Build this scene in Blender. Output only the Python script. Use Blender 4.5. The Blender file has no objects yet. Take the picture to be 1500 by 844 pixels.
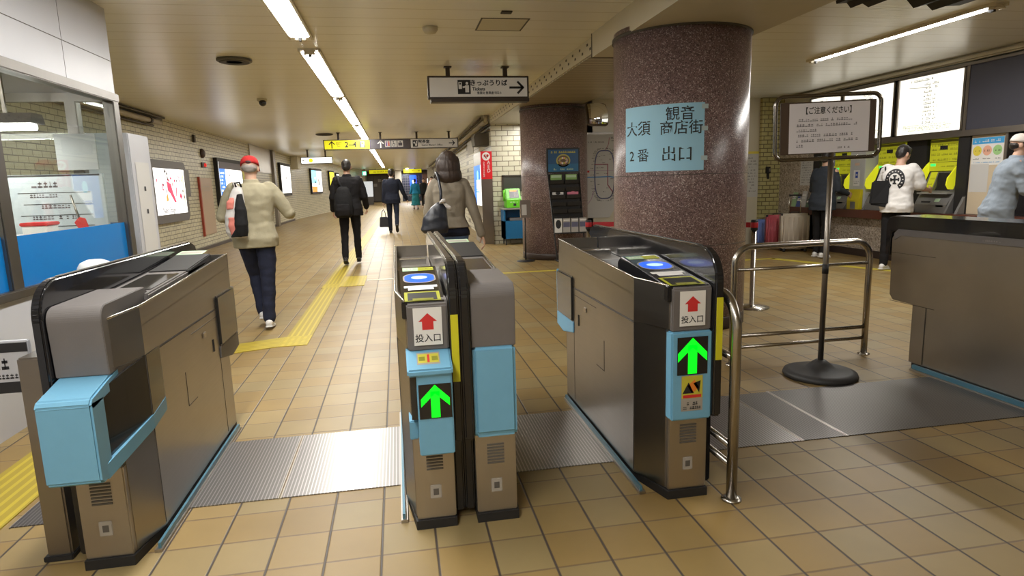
import bpy, bmesh, math, random
from mathutils import Vector, Matrix, Euler
PI = math.pi
SC = bpy.context.scene
COL = SC.collection
random.seed(7)

# ---------------------------------------------------------------- camera
CAMX, CAMY, CAMZ = 0.0, 0.0, 1.27
def camera():
    yaw, pitch, roll = 0.175377, 0.1646724, -0.02945984
    cy, sy, cp, sp = math.cos(yaw), math.sin(yaw), math.cos(pitch), math.sin(pitch)
    r = Vector((cy, -sy, 0)); fw = Vector((sy, cy, 0)); up = Vector((0, 0, 1))
    f2 = fw*cp - up*sp; u2 = up*cp + fw*sp
    c, s = math.cos(roll), math.sin(roll)
    rr = r*c + u2*s; uu = u2*c - r*s
    cam = bpy.data.cameras.new('camera'); o = bpy.data.objects.new('camera', cam); COL.objects.link(o)
    m = Matrix((rr, uu, -f2)).transposed().to_4x4(); m.translation = (CAMX, CAMY, CAMZ)
    o.matrix_world = m
    cam.sensor_fit = 'HORIZONTAL'; cam.sensor_width = 36; cam.lens = 920.13/1500*36
    cam.clip_start = 0.05; cam.clip_end = 200
    SC.camera = o
camera()
SC.view_settings.view_transform = 'Standard'
SC.view_settings.look = 'None'
SC.view_settings.gamma = 1
SC.view_settings.use_curve_mapping = False
SC.view_settings.exposure = 0.0
SC.cycles.use_denoising = True
SC.cycles.max_bounces = 8
SC.cycles.diffuse_bounces = 4
SC.cycles.glossy_bounces = 4
SC.cycles.sample_clamp_indirect = 4.0
SC.cycles.caustics_reflective = False
SC.cycles.caustics_refractive = False
w = bpy.data.worlds.new('world'); SC.world = w; w.use_nodes = True
w.node_tree.nodes['Background'].inputs[0].default_value = (1.0, 0.93, 0.8, 1)
w.node_tree.nodes['Background'].inputs[1].default_value = 0.10

LAMP_K = 1.0       # strength of the fluorescent lamps
def area(name, x, y, z, sx, sy, power, col=(1.0, 0.975, 0.925), rot=(0, 0, 0), parent=None):
    l = bpy.data.lights.new(name, 'AREA'); l.shape = 'RECTANGLE'; l.size = sx; l.size_y = sy
    l.energy = power*LAMP_K; l.color = col
    o = bpy.data.objects.new(name, l); COL.objects.link(o); o.location = (x, y, z); o.rotation_euler = rot
    if parent is not None:
        o.parent = parent; o.location = Vector((x, y, z)) - Vector(parent.location)
    return o

# ---------------------------------------------------------------- materials
MATS = {}
def nodes(name):
    m = bpy.data.materials.new(name); m.use_nodes = True
    nt = m.node_tree; b = nt.nodes['Principled BSDF']
    return m, nt, b
def mat(name, col, rough=0.5, metal=0.0, emit=0, ecol=None, noise=0.0, nscale=20, bump=0.0, bscale=60, alpha=1, trans=0, coat=0, spec=None):
    """Plain surface with a little colour wear and bump."""
    if name in MATS: return MATS[name]
    m, nt, b = nodes(name); L = nt.links
    b.inputs['Base Color'].default_value = (*col, 1); b.inputs['Roughness'].default_value = rough; b.inputs['Metallic'].default_value = metal
    b.inputs['Alpha'].default_value = alpha; b.inputs['Transmission Weight'].default_value = trans
    if coat: b.inputs['Coat Weight'].default_value = coat
    if spec is not None: b.inputs['Specular IOR Level'].default_value = spec
    if emit:
        b.inputs['Emission Color'].default_value = (*(ecol or col), 1); b.inputs['Emission Strength'].default_value = emit
    if noise or bump:
        tc = nt.nodes.new('ShaderNodeTexCoord')
    if noise:
        n = nt.nodes.new('ShaderNodeTexNoise'); n.inputs['Scale'].default_value = nscale; n.inputs['Detail'].default_value = 4
        L.new(tc.outputs['Object'], n.inputs['Vector'])
        r = nt.nodes.new('ShaderNodeMix'); r.data_type = 'RGBA'
        r.inputs[6].default_value = (*[c*(1-noise) for c in col], 1); r.inputs[7].default_value = (*[min(1, c*(1+noise)) for c in col], 1)
        L.new(n.outputs['Fac'], r.inputs[0]); L.new(r.outputs[2], b.inputs['Base Color'])
    if bump:
        n2 = nt.nodes.new('ShaderNodeTexNoise'); n2.inputs['Scale'].default_value = bscale; n2.inputs['Detail'].default_value = 3
        L.new(tc.outputs['Object'], n2.inputs['Vector'])
        bp = nt.nodes.new('ShaderNodeBump'); bp.inputs['Strength'].default_value = bump; bp.inputs['Distance'].default_value = 0.01
        L.new(n2.outputs['Fac'], bp.inputs['Height']); L.new(bp.outputs['Normal'], b.inputs['Normal'])
    MATS[name] = m
    return m
def brick_mat(name, axes, c1, c2, mortar, w, h, gap, offset=0.5, rough=0.35, bump=0.3, noise=0.15, sheen=None, shift=(0, 0), bias=0.0):
    """Tiles in world units laid along the two object axes named in AXES."""
    if name in MATS: return MATS[name]
    m, nt, b = nodes(name); L = nt.links; N = nt.nodes
    tc = N.new('ShaderNodeTexCoord'); sep = N.new('ShaderNodeSeparateXYZ'); L.new(tc.outputs['Object'], sep.inputs[0])
    cmb = N.new('ShaderNodeCombineXYZ')
    for k in range(2):
        a = N.new('ShaderNodeMath'); a.operation = 'ADD'; a.inputs[1].default_value = 100.0 + shift[k]
        L.new(sep.outputs[axes[k]], a.inputs[0]); L.new(a.outputs[0], cmb.inputs[k])
    br = N.new('ShaderNodeTexBrick'); L.new(cmb.outputs[0], br.inputs['Vector'])
    br.offset = offset; br.inputs['Scale'].default_value = 1; br.inputs['Brick Width'].default_value = w; br.inputs['Row Height'].default_value = h
    br.inputs['Mortar Size'].default_value = gap; br.inputs['Mortar Smooth'].default_value = 0.1; br.inputs['Bias'].default_value = bias
    br.inputs['Color1'].default_value = (*c1, 1); br.inputs['Color2'].default_value = (*c2, 1); br.inputs['Mortar'].default_value = (*mortar, 1)
    n = N.new('ShaderNodeTexNoise'); n.inputs['Scale'].default_value = 2.5; n.inputs['Detail'].default_value = 5; L.new(tc.outputs['Object'], n.inputs['Vector'])
    mp = N.new('ShaderNodeMapRange'); mp.inputs[3].default_value = 1-noise; mp.inputs[4].default_value = 1+noise; L.new(n.outputs['Fac'], mp.inputs[0])
    mx = N.new('ShaderNodeMix'); mx.data_type = 'RGBA'; mx.blend_type = 'MULTIPLY'; mx.inputs[0].default_value = 1
    L.new(br.outputs['Color'], mx.inputs[6]); L.new(mp.outputs[0], mx.inputs[7]); L.new(mx.outputs[2], b.inputs['Base Color'])
    b.inputs['Roughness'].default_value = rough
    inv = N.new('ShaderNodeMath'); inv.operation = 'SUBTRACT'; inv.inputs[0].default_value = 1; L.new(br.outputs['Fac'], inv.inputs[1])
    bp = N.new('ShaderNodeBump'); bp.inputs['Strength'].default_value = bump; bp.inputs['Distance'].default_value = 0.004
    L.new(inv.outputs[0], bp.inputs['Height']); L.new(bp.outputs['Normal'], b.inputs['Normal'])
    MATS[name] = m
    return m
def stripe_mat(name, axis, period, c1, c2, duty=0.5, rough=0.4, metal=0.0, bump=0.5, dist=0.004):
    """Parallel grooves across one object axis."""
    if name in MATS: return MATS[name]
    m, nt, b = nodes(name); L = nt.links; N = nt.nodes
    tc = N.new('ShaderNodeTexCoord'); sep = N.new('ShaderNodeSeparateXYZ'); L.new(tc.outputs['Object'], sep.inputs[0])
    a = N.new('ShaderNodeMath'); a.operation = 'DIVIDE'; a.inputs[1].default_value = period; L.new(sep.outputs[axis], a.inputs[0])
    f = N.new('ShaderNodeMath'); f.operation = 'FRACT'; L.new(a.outputs[0], f.inputs[0])
    g = N.new('ShaderNodeMath'); g.operation = 'LESS_THAN'; g.inputs[1].default_value = duty; L.new(f.outputs[0], g.inputs[0])
    mx = N.new('ShaderNodeMix'); mx.data_type = 'RGBA'; mx.inputs[6].default_value = (*c1, 1); mx.inputs[7].default_value = (*c2, 1)
    L.new(g.outputs[0], mx.inputs[0]); L.new(mx.outputs[2], b.inputs['Base Color'])
    b.inputs['Roughness'].default_value = rough; b.inputs['Metallic'].default_value = metal
    if bump:
        inv = N.new('ShaderNodeMath'); inv.operation = 'SUBTRACT'; inv.inputs[0].default_value = 1; L.new(g.outputs[0], inv.inputs[1])
        bp = N.new('ShaderNodeBump'); bp.inputs['Strength'].default_value = bump; bp.inputs['Distance'].default_value = dist
        L.new(inv.outputs[0], bp.inputs['Height']); L.new(bp.outputs['Normal'], b.inputs['Normal'])
    MATS[name] = m
    return m
def steel_mat(name, col, rough, axis_scale, metal=1.0, bump=0.05, spread=0.12):
    """Brushed stainless steel: noise stretched along the brushing."""
    if name in MATS: return MATS[name]
    m, nt, b = nodes(name); L = nt.links; N = nt.nodes
    tc = N.new('ShaderNodeTexCoord'); mp = N.new('ShaderNodeMapping'); mp.inputs['Scale'].default_value = axis_scale; L.new(tc.outputs['Object'], mp.inputs[0])
    n = N.new('ShaderNodeTexNoise'); n.inputs['Scale'].default_value = 1; n.inputs['Detail'].default_value = 3; L.new(mp.outputs[0], n.inputs['Vector'])
    r = N.new('ShaderNodeMapRange'); r.inputs[3].default_value = rough-spread/2; r.inputs[4].default_value = rough+spread/2
    L.new(n.outputs['Fac'], r.inputs[0]); L.new(r.outputs[0], b.inputs['Roughness'])
    n3 = N.new('ShaderNodeTexNoise'); n3.inputs['Scale'].default_value = 4; n3.inputs['Detail'].default_value = 4; L.new(tc.outputs['Object'], n3.inputs['Vector'])
    mx = N.new('ShaderNodeMix'); mx.data_type = 'RGBA'; mx.inputs[6].default_value = (*[c*0.88 for c in col], 1); mx.inputs[7].default_value = (*[c*1.1 for c in col], 1)
    L.new(n3.outputs['Fac'], mx.inputs[0]); L.new(mx.outputs[2], b.inputs['Base Color'])
    b.inputs['Metallic'].default_value = metal
    bp = N.new('ShaderNodeBump'); bp.inputs['Strength'].default_value = bump; bp.inputs['Distance'].default_value = 0.002
    L.new(n.outputs['Fac'], bp.inputs['Height']); L.new(bp.outputs['Normal'], b.inputs['Normal'])
    MATS[name] = m
    return m

# ---------------------------------------------------------------- mesh kit
class MB:
    """Collects shapes in world coordinates; each shape may name a material."""
    def __init__(s): s.v = []; s.f = []; s.m = []; s.sm = []; s.mats = []; s.cur = 0
    def use(s, material):
        if material not in s.mats: s.mats.append(material)
        s.cur = s.mats.index(material); return s
    def add(s, vs, fs, smooth=False):
        b = len(s.v); s.v += [tuple(v) for v in vs]
        for f in fs: s.f.append([b+i for i in f]); s.m.append(s.cur); s.sm.append(smooth)
        return s
    def addbm(s, bm, smooth=False):
        bm.verts.index_update()
        s.add([v.co[:] for v in bm.verts], [[v.index for v in f.verts] for f in bm.faces], smooth); bm.free(); return s
    def box(s, x0, x1, y0, y1, z0, z1, bev=0.0, seg=2, M=None, edges=None):
        bm = bmesh.new(); bmesh.ops.create_cube(bm, size=1)
        for v in bm.verts:
            v.co = Vector((x0+(v.co.x+.5)*(x1-x0), y0+(v.co.y+.5)*(y1-y0), z0+(v.co.z+.5)*(z1-z0)))
        if bev:
            e = [e for e in bm.edges if edges is None or edges(e)]
            bmesh.ops.bevel(bm, geom=e, offset=bev, segments=seg, affect='EDGES', clamp_overlap=True)
        if M is not None: bmesh.ops.transform(bm, matrix=M, verts=bm.verts)
        return s.addbm(bm, bev > 0 and seg > 2)
    def prism(s, pts, axis, a0, a1, bev=0.0, seg=2, M=None):
        """Polygon PTS in the plane across AXIS ('x': (y,z), 'y': (x,z), 'z': (x,y)), drawn out from a0 to a1."""
        def P(p, a): return {'x': (a, p[0], p[1]), 'y': (p[0], a, p[1]), 'z': (p[0], p[1], a)}[axis]
        n = len(pts); bm = bmesh.new()
        A = [bm.verts.new(P(p, a0)) for p in pts]; B = [bm.verts.new(P(p, a1)) for p in pts]
        bm.faces.new(A); bm.faces.new(B[::-1])
        for i in range(n): bm.faces.new((A[i], B[i], B[(i+1) % n], A[(i+1) % n]))
        bmesh.ops.recalc_face_normals(bm, faces=bm.faces)
        if bev: bmesh.ops.bevel(bm, geom=list(bm.edges), offset=bev, segments=seg, affect='EDGES', clamp_overlap=True)
        if M is not None: bmesh.ops.transform(bm, matrix=M, verts=bm.verts)
        return s.addbm(bm)
    def tube(s, pts, r, seg=12, cap=True, closed=False, squash=None):
        P = [Vector(p) for p in pts]; n = len(P); R = r if isinstance(r, (list, tuple)) else [r]*n
        rings = []; ref = None
        for i in range(n):
            if closed: t = P[(i+1) % n]-P[i-1]
            else: t = P[min(i+1, n-1)]-P[max(i-1, 0)]
            t.normalize()
            if ref is None:
                ref = Vector((0, 0, 1)) if abs(t.z) < .9 else Vector((1, 0, 0))
            u = (ref - t*ref.dot(t)).normalized(); w_ = t.cross(u); ref = u
            rings.append([P[i]+(u*math.cos(2*PI*k/seg)+w_*math.sin(2*PI*k/seg))*R[i] for k in range(seg)])
        vs = [v for rg in rings for v in rg]; fs = []
        for i in range(n if closed else n-1):
            a, b = i*seg, ((i+1) % n)*seg
            for k in range(seg): fs.append((a+k, a+(k+1) % seg, b+(k+1) % seg, b+k))
        s.add(vs, fs, True)
        if cap and not closed:
            s.add(rings[0], [list(range(seg))[::-1]]); s.add(rings[-1], [list(range(seg))])
        return s
    def lathe(s, prof, c=(0, 0, 0), seg=40, smooth=True, M=None):
        """PROF: (radius, z) pairs round the z axis at C."""
        vs = []; fs = []; n = len(prof)
        for r, z in prof:
            for k in range(seg):
                v = Vector((r*math.cos(2*PI*k/seg), r*math.sin(2*PI*k/seg), z))
                if M is not None: v = M @ v
                vs.append(v+Vector(c))
        for i in range(n-1):
            for k in range(seg): fs.append((i*seg+k, i*seg+(k+1) % seg, (i+1)*seg+(k+1) % seg, (i+1)*seg+k))
        if prof[0][0] > 0: fs.append(list(range(seg))[::-1])
        if prof[-1][0] > 0: fs.append([(n-1)*seg+k for k in range(seg)])
        return s.add(vs, fs, smooth)
    def ell(s, c, r, seg=20, rings=12, M=None):
        vs = []; fs = []
        for i in range(rings+1):
            a = PI*i/rings
            for k in range(seg):
                v = Vector((r[0]*math.sin(a)*math.cos(2*PI*k/seg), r[1]*math.sin(a)*math.sin(2*PI*k/seg), r[2]*math.cos(a)))
                if M is not None: v = M @ v
                vs.append(v+Vector(c))
        for i in range(rings):
            for k in range(seg): fs.append((i*seg+k, (i+1)*seg+k, (i+1)*seg+(k+1) % seg, i*seg+(k+1) % seg))
        return s.add(vs, fs, True)
    def quad(s, a, b, c, d): return s.add([a, b, c, d], [(0, 1, 2, 3)])
    def build(s, name, material=None, parent=None, local=False):
        """Links ONE mesh object. Coordinates given are world ones unless LOCAL."""
        me = bpy.data.meshes.new(name); me.from_pydata(s.v, [], s.f)
        mats = s.mats or [material]
        if material is not None and s.mats and material not in s.mats: mats = s.mats
        for m_ in mats: me.materials.append(m_)
        for p, mi, sm in zip(me.polygons, s.m, s.sm): p.material_index = mi; p.use_smooth = sm
        bm = bmesh.new(); bm.from_mesh(me); bmesh.ops.remove_doubles(bm, verts=bm.verts, dist=1e-6); bmesh.ops.recalc_face_normals(bm, faces=bm.faces); bm.to_mesh(me); bm.free()
        o = bpy.data.objects.new(name, me); COL.objects.link(o)
        if parent is not None:
            o.parent = parent
            if not local: o.matrix_parent_inverse = wmat(parent).inverted()
        return o
def wmat(o):
    m = o.matrix_basis.copy()
    if o.parent is not None: m = wmat(o.parent) @ o.matrix_parent_inverse @ m
    return m
def tag(o, label, cat, group=None, kind=None):
    o['label'] = label; o['category'] = cat
    if group: o['group'] = group
    if kind: o['kind'] = kind
    return o
def empty(name, loc, label, cat, group=None, rz=0.0):
    o = bpy.data.objects.new(name, None); COL.objects.link(o); o.location = loc; o.rotation_euler = (0, 0, rz); o.empty_display_size = .1
    return tag(o, label, cat, group)
def struct(name, mb, m=None, parent=None):
    o = mb.build(name, m, parent)
    if parent is None: o['kind'] = 'structure'
    return o
def arc(c, r, a0, a1, n, plane='xz', off=0.0):
    out = []
    for i in range(n+1):
        a = a0+(a1-a0)*i/n; p, q = r*math.cos(a), r*math.sin(a)
        out.append({'xz': (c[0]+p, c[1], c[2]+q), 'yz': (c[0], c[1]+p, c[2]+q), 'xy': (c[0]+p, c[1]+q, c[2])}[plane])
    return out
def rrect(x0, x1, z0, z1, r, n=5):
    """Rounded rectangle as 2-D points."""
    out = []
    for cx, cz, a in ((x1-r, z1-r, 0), (x0+r, z1-r, PI/2), (x0+r, z0+r, PI), (x1-r, z0+r, 1.5*PI)):
        for i in range(n+1):
            t = a+PI/2*i/n; out.append((cx+r*math.cos(t), cz+r*math.sin(t)))
    return out
# frames for flat lettering: (origin, direction of reading, up)
def frame(origin, right, up):
    r = Vector(right).normalized(); u = Vector(up).normalized(); n = r.cross(u)
    m = Matrix((r, u, n)).transposed().to_4x4(); m.translation = Vector(origin); return m
def text_mesh(body, size, align='CENTER', extrude=0.0, bold=0.0, xs=1.0):
    c = bpy.data.curves.new('t', 'FONT'); c.body = body; c.size = size; c.align_x = align; c.align_y = 'CENTER'; c.extrude = extrude; c.offset = bold*size; c.resolution_u = 3
    o = bpy.data.objects.new('t', c); COL.objects.link(o)
    dg = bpy.context.evaluated_depsgraph_get(); me = bpy.data.meshes.new_from_object(o.evaluated_get(dg))
    bpy.data.objects.remove(o); bpy.data.curves.remove(c)
    vs = [Vector((v.co.x*xs, v.co.y, v.co.z)) for v in me.vertices]; fs = [list(p.vertices) for p in me.polygons]
    bpy.data.meshes.remove(me)
    return vs, fs
class Sheet:
    """Print on one flat face: shapes in sheet coordinates (right, up) laid a hair above a frame; each layer rises a little."""
    def __init__(s, M, step=0.0006): s.M = M; s.mb = MB(); s.n = 1; s.step = step
    def _put(s, vs, fs, m):
        s.mb.use(m); z = s.n*s.step
        s.mb.add([s.M @ Vector((v[0], v[1], z)) for v in vs], fs)
    def poly(s, pts, m): s._put(pts, [list(range(len(pts)))], m); return s
    def rect(s, x0, x1, y0, y1, m): return s.poly([(x0, y0), (x1, y0), (x1, y1), (x0, y1)], m)
    def disc(s, x, y, r, m, ry=None, n=28): return s.poly([(x+r*math.cos(2*PI*k/n), y+(ry or r)*math.sin(2*PI*k/n)) for k in range(n)], m)
    def ring(s, x, y, r0, r1, m, a0=0, a1=2*PI, n=32, ry=1.0):
        vs = []; fs = []
        for k in range(n+1):
            a = a0+(a1-a0)*k/n
            vs += [(x+r0*math.cos(a), y+ry*r0*math.sin(a)), (x+r1*math.cos(a), y+ry*r1*math.sin(a))]
        for k in range(n): fs.append((2*k, 2*k+1, 2*k+3, 2*k+2))
        s._put(vs, fs, m); return s
    def line(s, pts, wd, m):
        for a, b in zip(pts, pts[1:]):
            d = Vector((b[0]-a[0], b[1]-a[1])); 
            if d.length < 1e-6: continue
            d.normalize(); n = Vector((-d.y, d.x))*wd/2; e = d*wd*0.3
            s.poly([(a[0]-n.x-e.x, a[1]-n.y-e.y), (b[0]-n.x+e.x, b[1]-n.y+e.y), (b[0]+n.x+e.x, b[1]+n.y+e.y), (a[0]+n.x-e.x, a[1]+n.y-e.y)], m)
        return s
    def text(s, body, x, y, size, m, align='CENTER', bold=0.0, xs=1.0):
        vs, fs = text_mesh(body, size, align, 0, bold, xs)
        s._put([(v.x+x, v.y+y) for v in vs], fs, m); return s
    def scribble(s, x0, x1, y, h, m, rnd, fill=0.75):
        """A row of tiny dark marks: print too small to read in the photograph."""
        x = x0
        while x < x1-h*.4:
            wd = h*rnd.uniform(.45, .95)
            if rnd.random() < fill:
                s.rect(x, min(x+wd, x1), y-h*.5, y-h*.22, m); 
                if rnd.random() < .8: s.rect(x+wd*.1, min(x+wd*.9, x1), y+h*.05, y+h*.3, m)
                if rnd.random() < .6: s.rect(x+wd*.4, min(x+wd*.58, x1), y-h*.5, y+h*.5, m)
            x += wd+h*.14
        return s
    def arrow(s, x, y, sz, m, d='up', wd=0.22):
        pts = [(-wd*.5, -.5), (wd*.5, -.5), (wd*.5, .12), (.30, -.12), (.30+wd*.6, .08), (0, .5), (-.30-wd*.6, .08), (-.30, -.12), (-wd*.5, .12)]
        # concave outline as triangles-friendly pieces
        rot = {'up': 0, 'left': PI/2, 'right': -PI/2}[d]
        def T(p): return (x+sz*(p[0]*math.cos(rot)-p[1]*math.sin(rot)), y+sz*(p[0]*math.sin(rot)+p[1]*math.cos(rot)))
        s.poly([T(p) for p in [(-wd*.5, -.5), (wd*.5, -.5), (wd*.5, .3), (-wd*.5, .3)]], m)
        s.poly([T(p) for p in [(0, .5), (-.42, .08), (-.42, -.16), (0, .24)]], m)
        s.poly([T(p) for p in [(0, .5), (0, .24), (.42, -.16), (.42, .08)]], m)
        return s
    def next(s): s.n += 1; return s
    def build(s, name, parent=None): return s.mb.build(name, None, parent)

# ---------------------------------------------------------------- shared materials
STEEL = steel_mat('brushed steel', (.36, .335, .305), .31, (3, 3, 160))
STEEL_H = steel_mat('brushed steel flat', (.50, .46, .42), .32, (6, 120, 120))
STEEL_DK = steel_mat('dull dark steel', (.30, .27, .24), .38, (4, 4, 90))
CHROME = mat('polished steel tube', (.44, .41, .37), .26, 1.0)
GREYPL = mat('grey painted plastic', (.155, .142, .138), .45, noise=.08, bump=.05, bscale=300)
BLUEPL = mat('sky blue painted panel', (.165, .40, .585), .40, noise=.05)
BLACK = mat('black gloss', (.012, .012, .014), .16, coat=.3)
BLACKM = mat('black matt', (.014, .013, .013), .6)
SMOKE = mat('smoked dark panel', (.02, .02, .02), .12, coat=.4)
WHITE = mat('white print', (.78, .77, .75), .6)
INK = mat('black print', (.015, .015, .018), .6)
RED = mat('red print', (.62, .03, .03), .5)
YELLOWT = mat('yellow tape', (.62, .58, .02), .45)
# ================================================================ the room
CEIL = 2.68
def floor_mat():
    m, nt, b = nodes('floor tiles'); L = nt.links; N = nt.nodes
    tc = N.new('ShaderNodeTexCoord'); sep = N.new('ShaderNodeSeparateXYZ'); L.new(tc.outputs['Object'], sep.inputs[0])
    def math_(op, a, bb=None):
        n = N.new('ShaderNodeMath'); n.operation = op
        for i, x in enumerate((a, bb)):
            if x is None: continue
            if isinstance(x, (int, float)): n.inputs[i].default_value = x
            else: L.new(x, n.inputs[i])
        return n.outputs[0]
    u = math_('DIVIDE', math_('SUBTRACT', sep.outputs[0], 0.07), 0.193)
    v = math_('DIVIDE', math_('SUBTRACT', sep.outputs[1], 0.02), 0.205)
    def line(t, half):
        d = math_('ABSOLUTE', math_('SUBTRACT', math_('FRACT', math_('ADD', t, 0.5)), 0.5))
        mr = N.new('ShaderNodeMapRange'); mr.inputs[1].default_value = half*.6; mr.inputs[2].default_value = half*1.5; mr.inputs[3].default_value = 1; mr.inputs[4].default_value = 0
        L.new(d, mr.inputs[0]); return mr.outputs[0]
    lu = line(u, 0.020); lv = line(v, 0.020)
    cell = N.new('ShaderNodeCombineXYZ'); L.new(math_('FLOOR', u), cell.inputs[0]); L.new(math_('FLOOR', v), cell.inputs[1])
    wn = N.new('ShaderNodeTexWhiteNoise'); wn.noise_dimensions = '3D'; L.new(cell.outputs[0], wn.inputs['Vector'])
    cr = N.new('ShaderNodeValToRGB'); e = cr.color_ramp.elements
    e[0].position = 0; e[0].color = (.245, .160, .056, 1); e[1].position = 1; e[1].color = (.300, .215, .092, 1)
    k = cr.color_ramp.elements.new(.5); k.color = (.285, .193, .072, 1)
    k = cr.color_ramp.elements.new(.75); k.color = (.265, .198, .090, 1)
    L.new(wn.outputs['Value'], cr.inputs[0])
    nz = N.new('ShaderNodeTexNoise'); nz.inputs['Scale'].default_value = 3; nz.inputs['Detail'].default_value = 6; L.new(tc.outputs['Object'], nz.inputs['Vector'])
    mr = N.new('ShaderNodeMapRange'); mr.inputs[3].default_value = .8; mr.inputs[4].default_value = 1.2; L.new(nz.outputs['Fac'], mr.inputs[0])
    mul = N.new('ShaderNodeMix'); mul.data_type = 'RGBA'; mul.blend_type = 'MULTIPLY'; mul.inputs[0].default_value = 1; L.new(cr.outputs[0], mul.inputs[6]); L.new(mr.outputs[0], mul.inputs[7])
    m1 = N.new('ShaderNodeMix'); m1.data_type = 'RGBA'; L.new(math_('MULTIPLY', lv, .75), m1.inputs[0]); L.new(mul.outputs[2], m1.inputs[6]); m1.inputs[7].default_value = (.135, .085, .05, 1)
    m2 = N.new('ShaderNodeMix'); m2.data_type = 'RGBA'; L.new(lu, m2.inputs[0]); L.new(m1.outputs[2], m2.inputs[6]); m2.inputs[7].default_value = (.055, .042, .035, 1)
    L.new(m2.outputs[2], b.inputs['Base Color'])
    b.inputs['Roughness'].default_value = .44; b.inputs['Specular IOR Level'].default_value = .36
    hh = math_('SUBTRACT', 1, math_('MAXIMUM', lu, math_('MULTIPLY', lv, .5)))
    hn = math_('ADD', hh, math_('MULTIPLY', nz.outputs['Fac'], .5))
    bp = N.new('ShaderNodeBump'); bp.inputs['Strength'].default_value = .35; bp.inputs['Distance'].default_value = .004; L.new(hn, bp.inputs['Height']); L.new(bp.outputs['Normal'], b.inputs['Normal'])
    return m
def ceiling_mat(name, period, axis):
    """Cream metal strips: fine joints across one axis, a soft sheen and slight waviness."""
    m, nt, b = nodes(name); L = nt.links; N = nt.nodes
    tc = N.new('ShaderNodeTexCoord'); sep = N.new('ShaderNodeSeparateXYZ'); L.new(tc.outputs['Object'], sep.inputs[0])
    a = N.new('ShaderNodeMath'); a.operation = 'DIVIDE'; a.inputs[1].default_value = period; L.new(sep.outputs[axis], a.inputs[0])
    f = N.new('ShaderNodeMath'); f.operation = 'FRACT'; L.new(a.outputs[0], f.inputs[0])
    g = N.new('ShaderNodeMath'); g.operation = 'LESS_THAN'; g.inputs[1].default_value = .05; L.new(f.outputs[0], g.inputs[0])
    nz = N.new('ShaderNodeTexNoise'); nz.inputs['Scale'].default_value = 1.2; nz.inputs['Detail'].default_value = 5; L.new(tc.outputs['Object'], nz.inputs['Vector'])
    mx = N.new('ShaderNodeMix'); mx.data_type = 'RGBA'; mx.inputs[6].default_value = (.76, .75, .70, 1); mx.inputs[7].default_value = (.84, .83, .785, 1); L.new(nz.outputs['Fac'], mx.inputs[0])
    m2 = N.new('ShaderNodeMix'); m2.data_type = 'RGBA'; m2.inputs[7].default_value = (.60, .57, .48, 1); L.new(g.outputs[0], m2.inputs[0]); L.new(mx.outputs[2], m2.inputs[6]); L.new(m2.outputs[2], b.inputs['Base Color'])
    b.inputs['Roughness'].default_value = .30
    # waves along the strips' narrow direction make stretched reflections
    mp = N.new('ShaderNodeMapping'); sc = [3, 3, 3]; sc[axis] = 26; mp.inputs['Scale'].default_value = sc; L.new(tc.outputs['Object'], mp.inputs[0])
    n2 = N.new('ShaderNodeTexNoise'); n2.inputs['Scale'].default_value = 1; n2.inputs['Detail'].default_value = 2; L.new(mp.outputs[0], n2.inputs['Vector'])
    bp = N.new('ShaderNodeBump'); bp.inputs['Strength'].default_value = .22; bp.inputs['Distance'].default_value = .012; L.new(n2.outputs['Fac'], bp.inputs['Height']); L.new(bp.outputs['Normal'], b.inputs['Normal'])
    return m
def granite(name, base, fleck, dark, scale=95, rough=.22, amount=.62):
    m, nt, b = nodes(name); L = nt.links; N = nt.nodes
    tc = N.new('ShaderNodeTexCoord')
    v = N.new('ShaderNodeTexVoronoi'); v.inputs['Scale'].default_value = scale; L.new(tc.outputs['Object'], v.inputs['Vector'])
    bw = N.new('ShaderNodeSeparateColor'); L.new(v.outputs['Color'], bw.inputs[0])
    cr = N.new('ShaderNodeValToRGB'); cr.color_ramp.interpolation = 'CONSTANT'; e = cr.color_ramp.elements
    e[0].color = (*dark, 1); e[0].position = 0; e[1].color = (*fleck, 1); e[1].position = .90
    k = e.new(.22); k.color = (*base, 1); k = e.new(amount); k.color = (*[min(1, c*1.25) for c in base], 1)
    L.new(bw.outputs[0], cr.inputs[0])
    n = N.new('ShaderNodeTexNoise'); n.inputs['Scale'].default_value = 6; n.inputs['Detail'].default_value = 5; L.new(tc.outputs['Object'], n.inputs['Vector'])
    mr = N.new('ShaderNodeMapRange'); mr.inputs[3].default_value = .75; mr.inputs[4].default_value = 1.25; L.new(n.outputs['Fac'], mr.inputs[0])
    mu = N.new('ShaderNodeMix'); mu.data_type = 'RGBA'; mu.blend_type = 'MULTIPLY'; mu.inputs[0].default_value = 1; L.new(cr.outputs[0], mu.inputs[6]); L.new(mr.outputs[0], mu.inputs[7]); L.new(mu.outputs[2], b.inputs['Base Color'])
    b.inputs['Roughness'].default_value = rough
    return m
FLOORM = floor_mat()
CEILM = ceiling_mat('ceiling strips', .30, 1)
SLATM = stripe_mat('ceiling slats', 1, .13, (.30, .26, .19), (.58, .53, .42), .16, .4, 0, .6, .012)
BRICKL = brick_mat('wall tiles corridor', (1, 2), (.50, .465, .325), (.57, .53, .38), (.085, .07, .045), .21, .080, .006, rough=.32, bump=.5)
BRICKX = brick_mat('wall tiles pale', (0, 2), (.60, .57, .44), (.68, .65, .52), (.17, .14, .09), .25, .105, .007, rough=.32, bump=.5)
BRICKY = brick_mat('wall tiles yellow', (0, 2), (.46, .42, .18), (.54, .49, .23), (.16, .13, .06), .156, .075, .008, rough=.3, bump=.5)
GRAN = granite('mauve granite', (.200, .134, .130), (.50, .42, .40), (.095, .060, .060), 150, .30)
GRANW = granite('pale granite', (.40, .34, .28), (.60, .54, .48), (.24, .19, .15), 60, .4)
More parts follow.
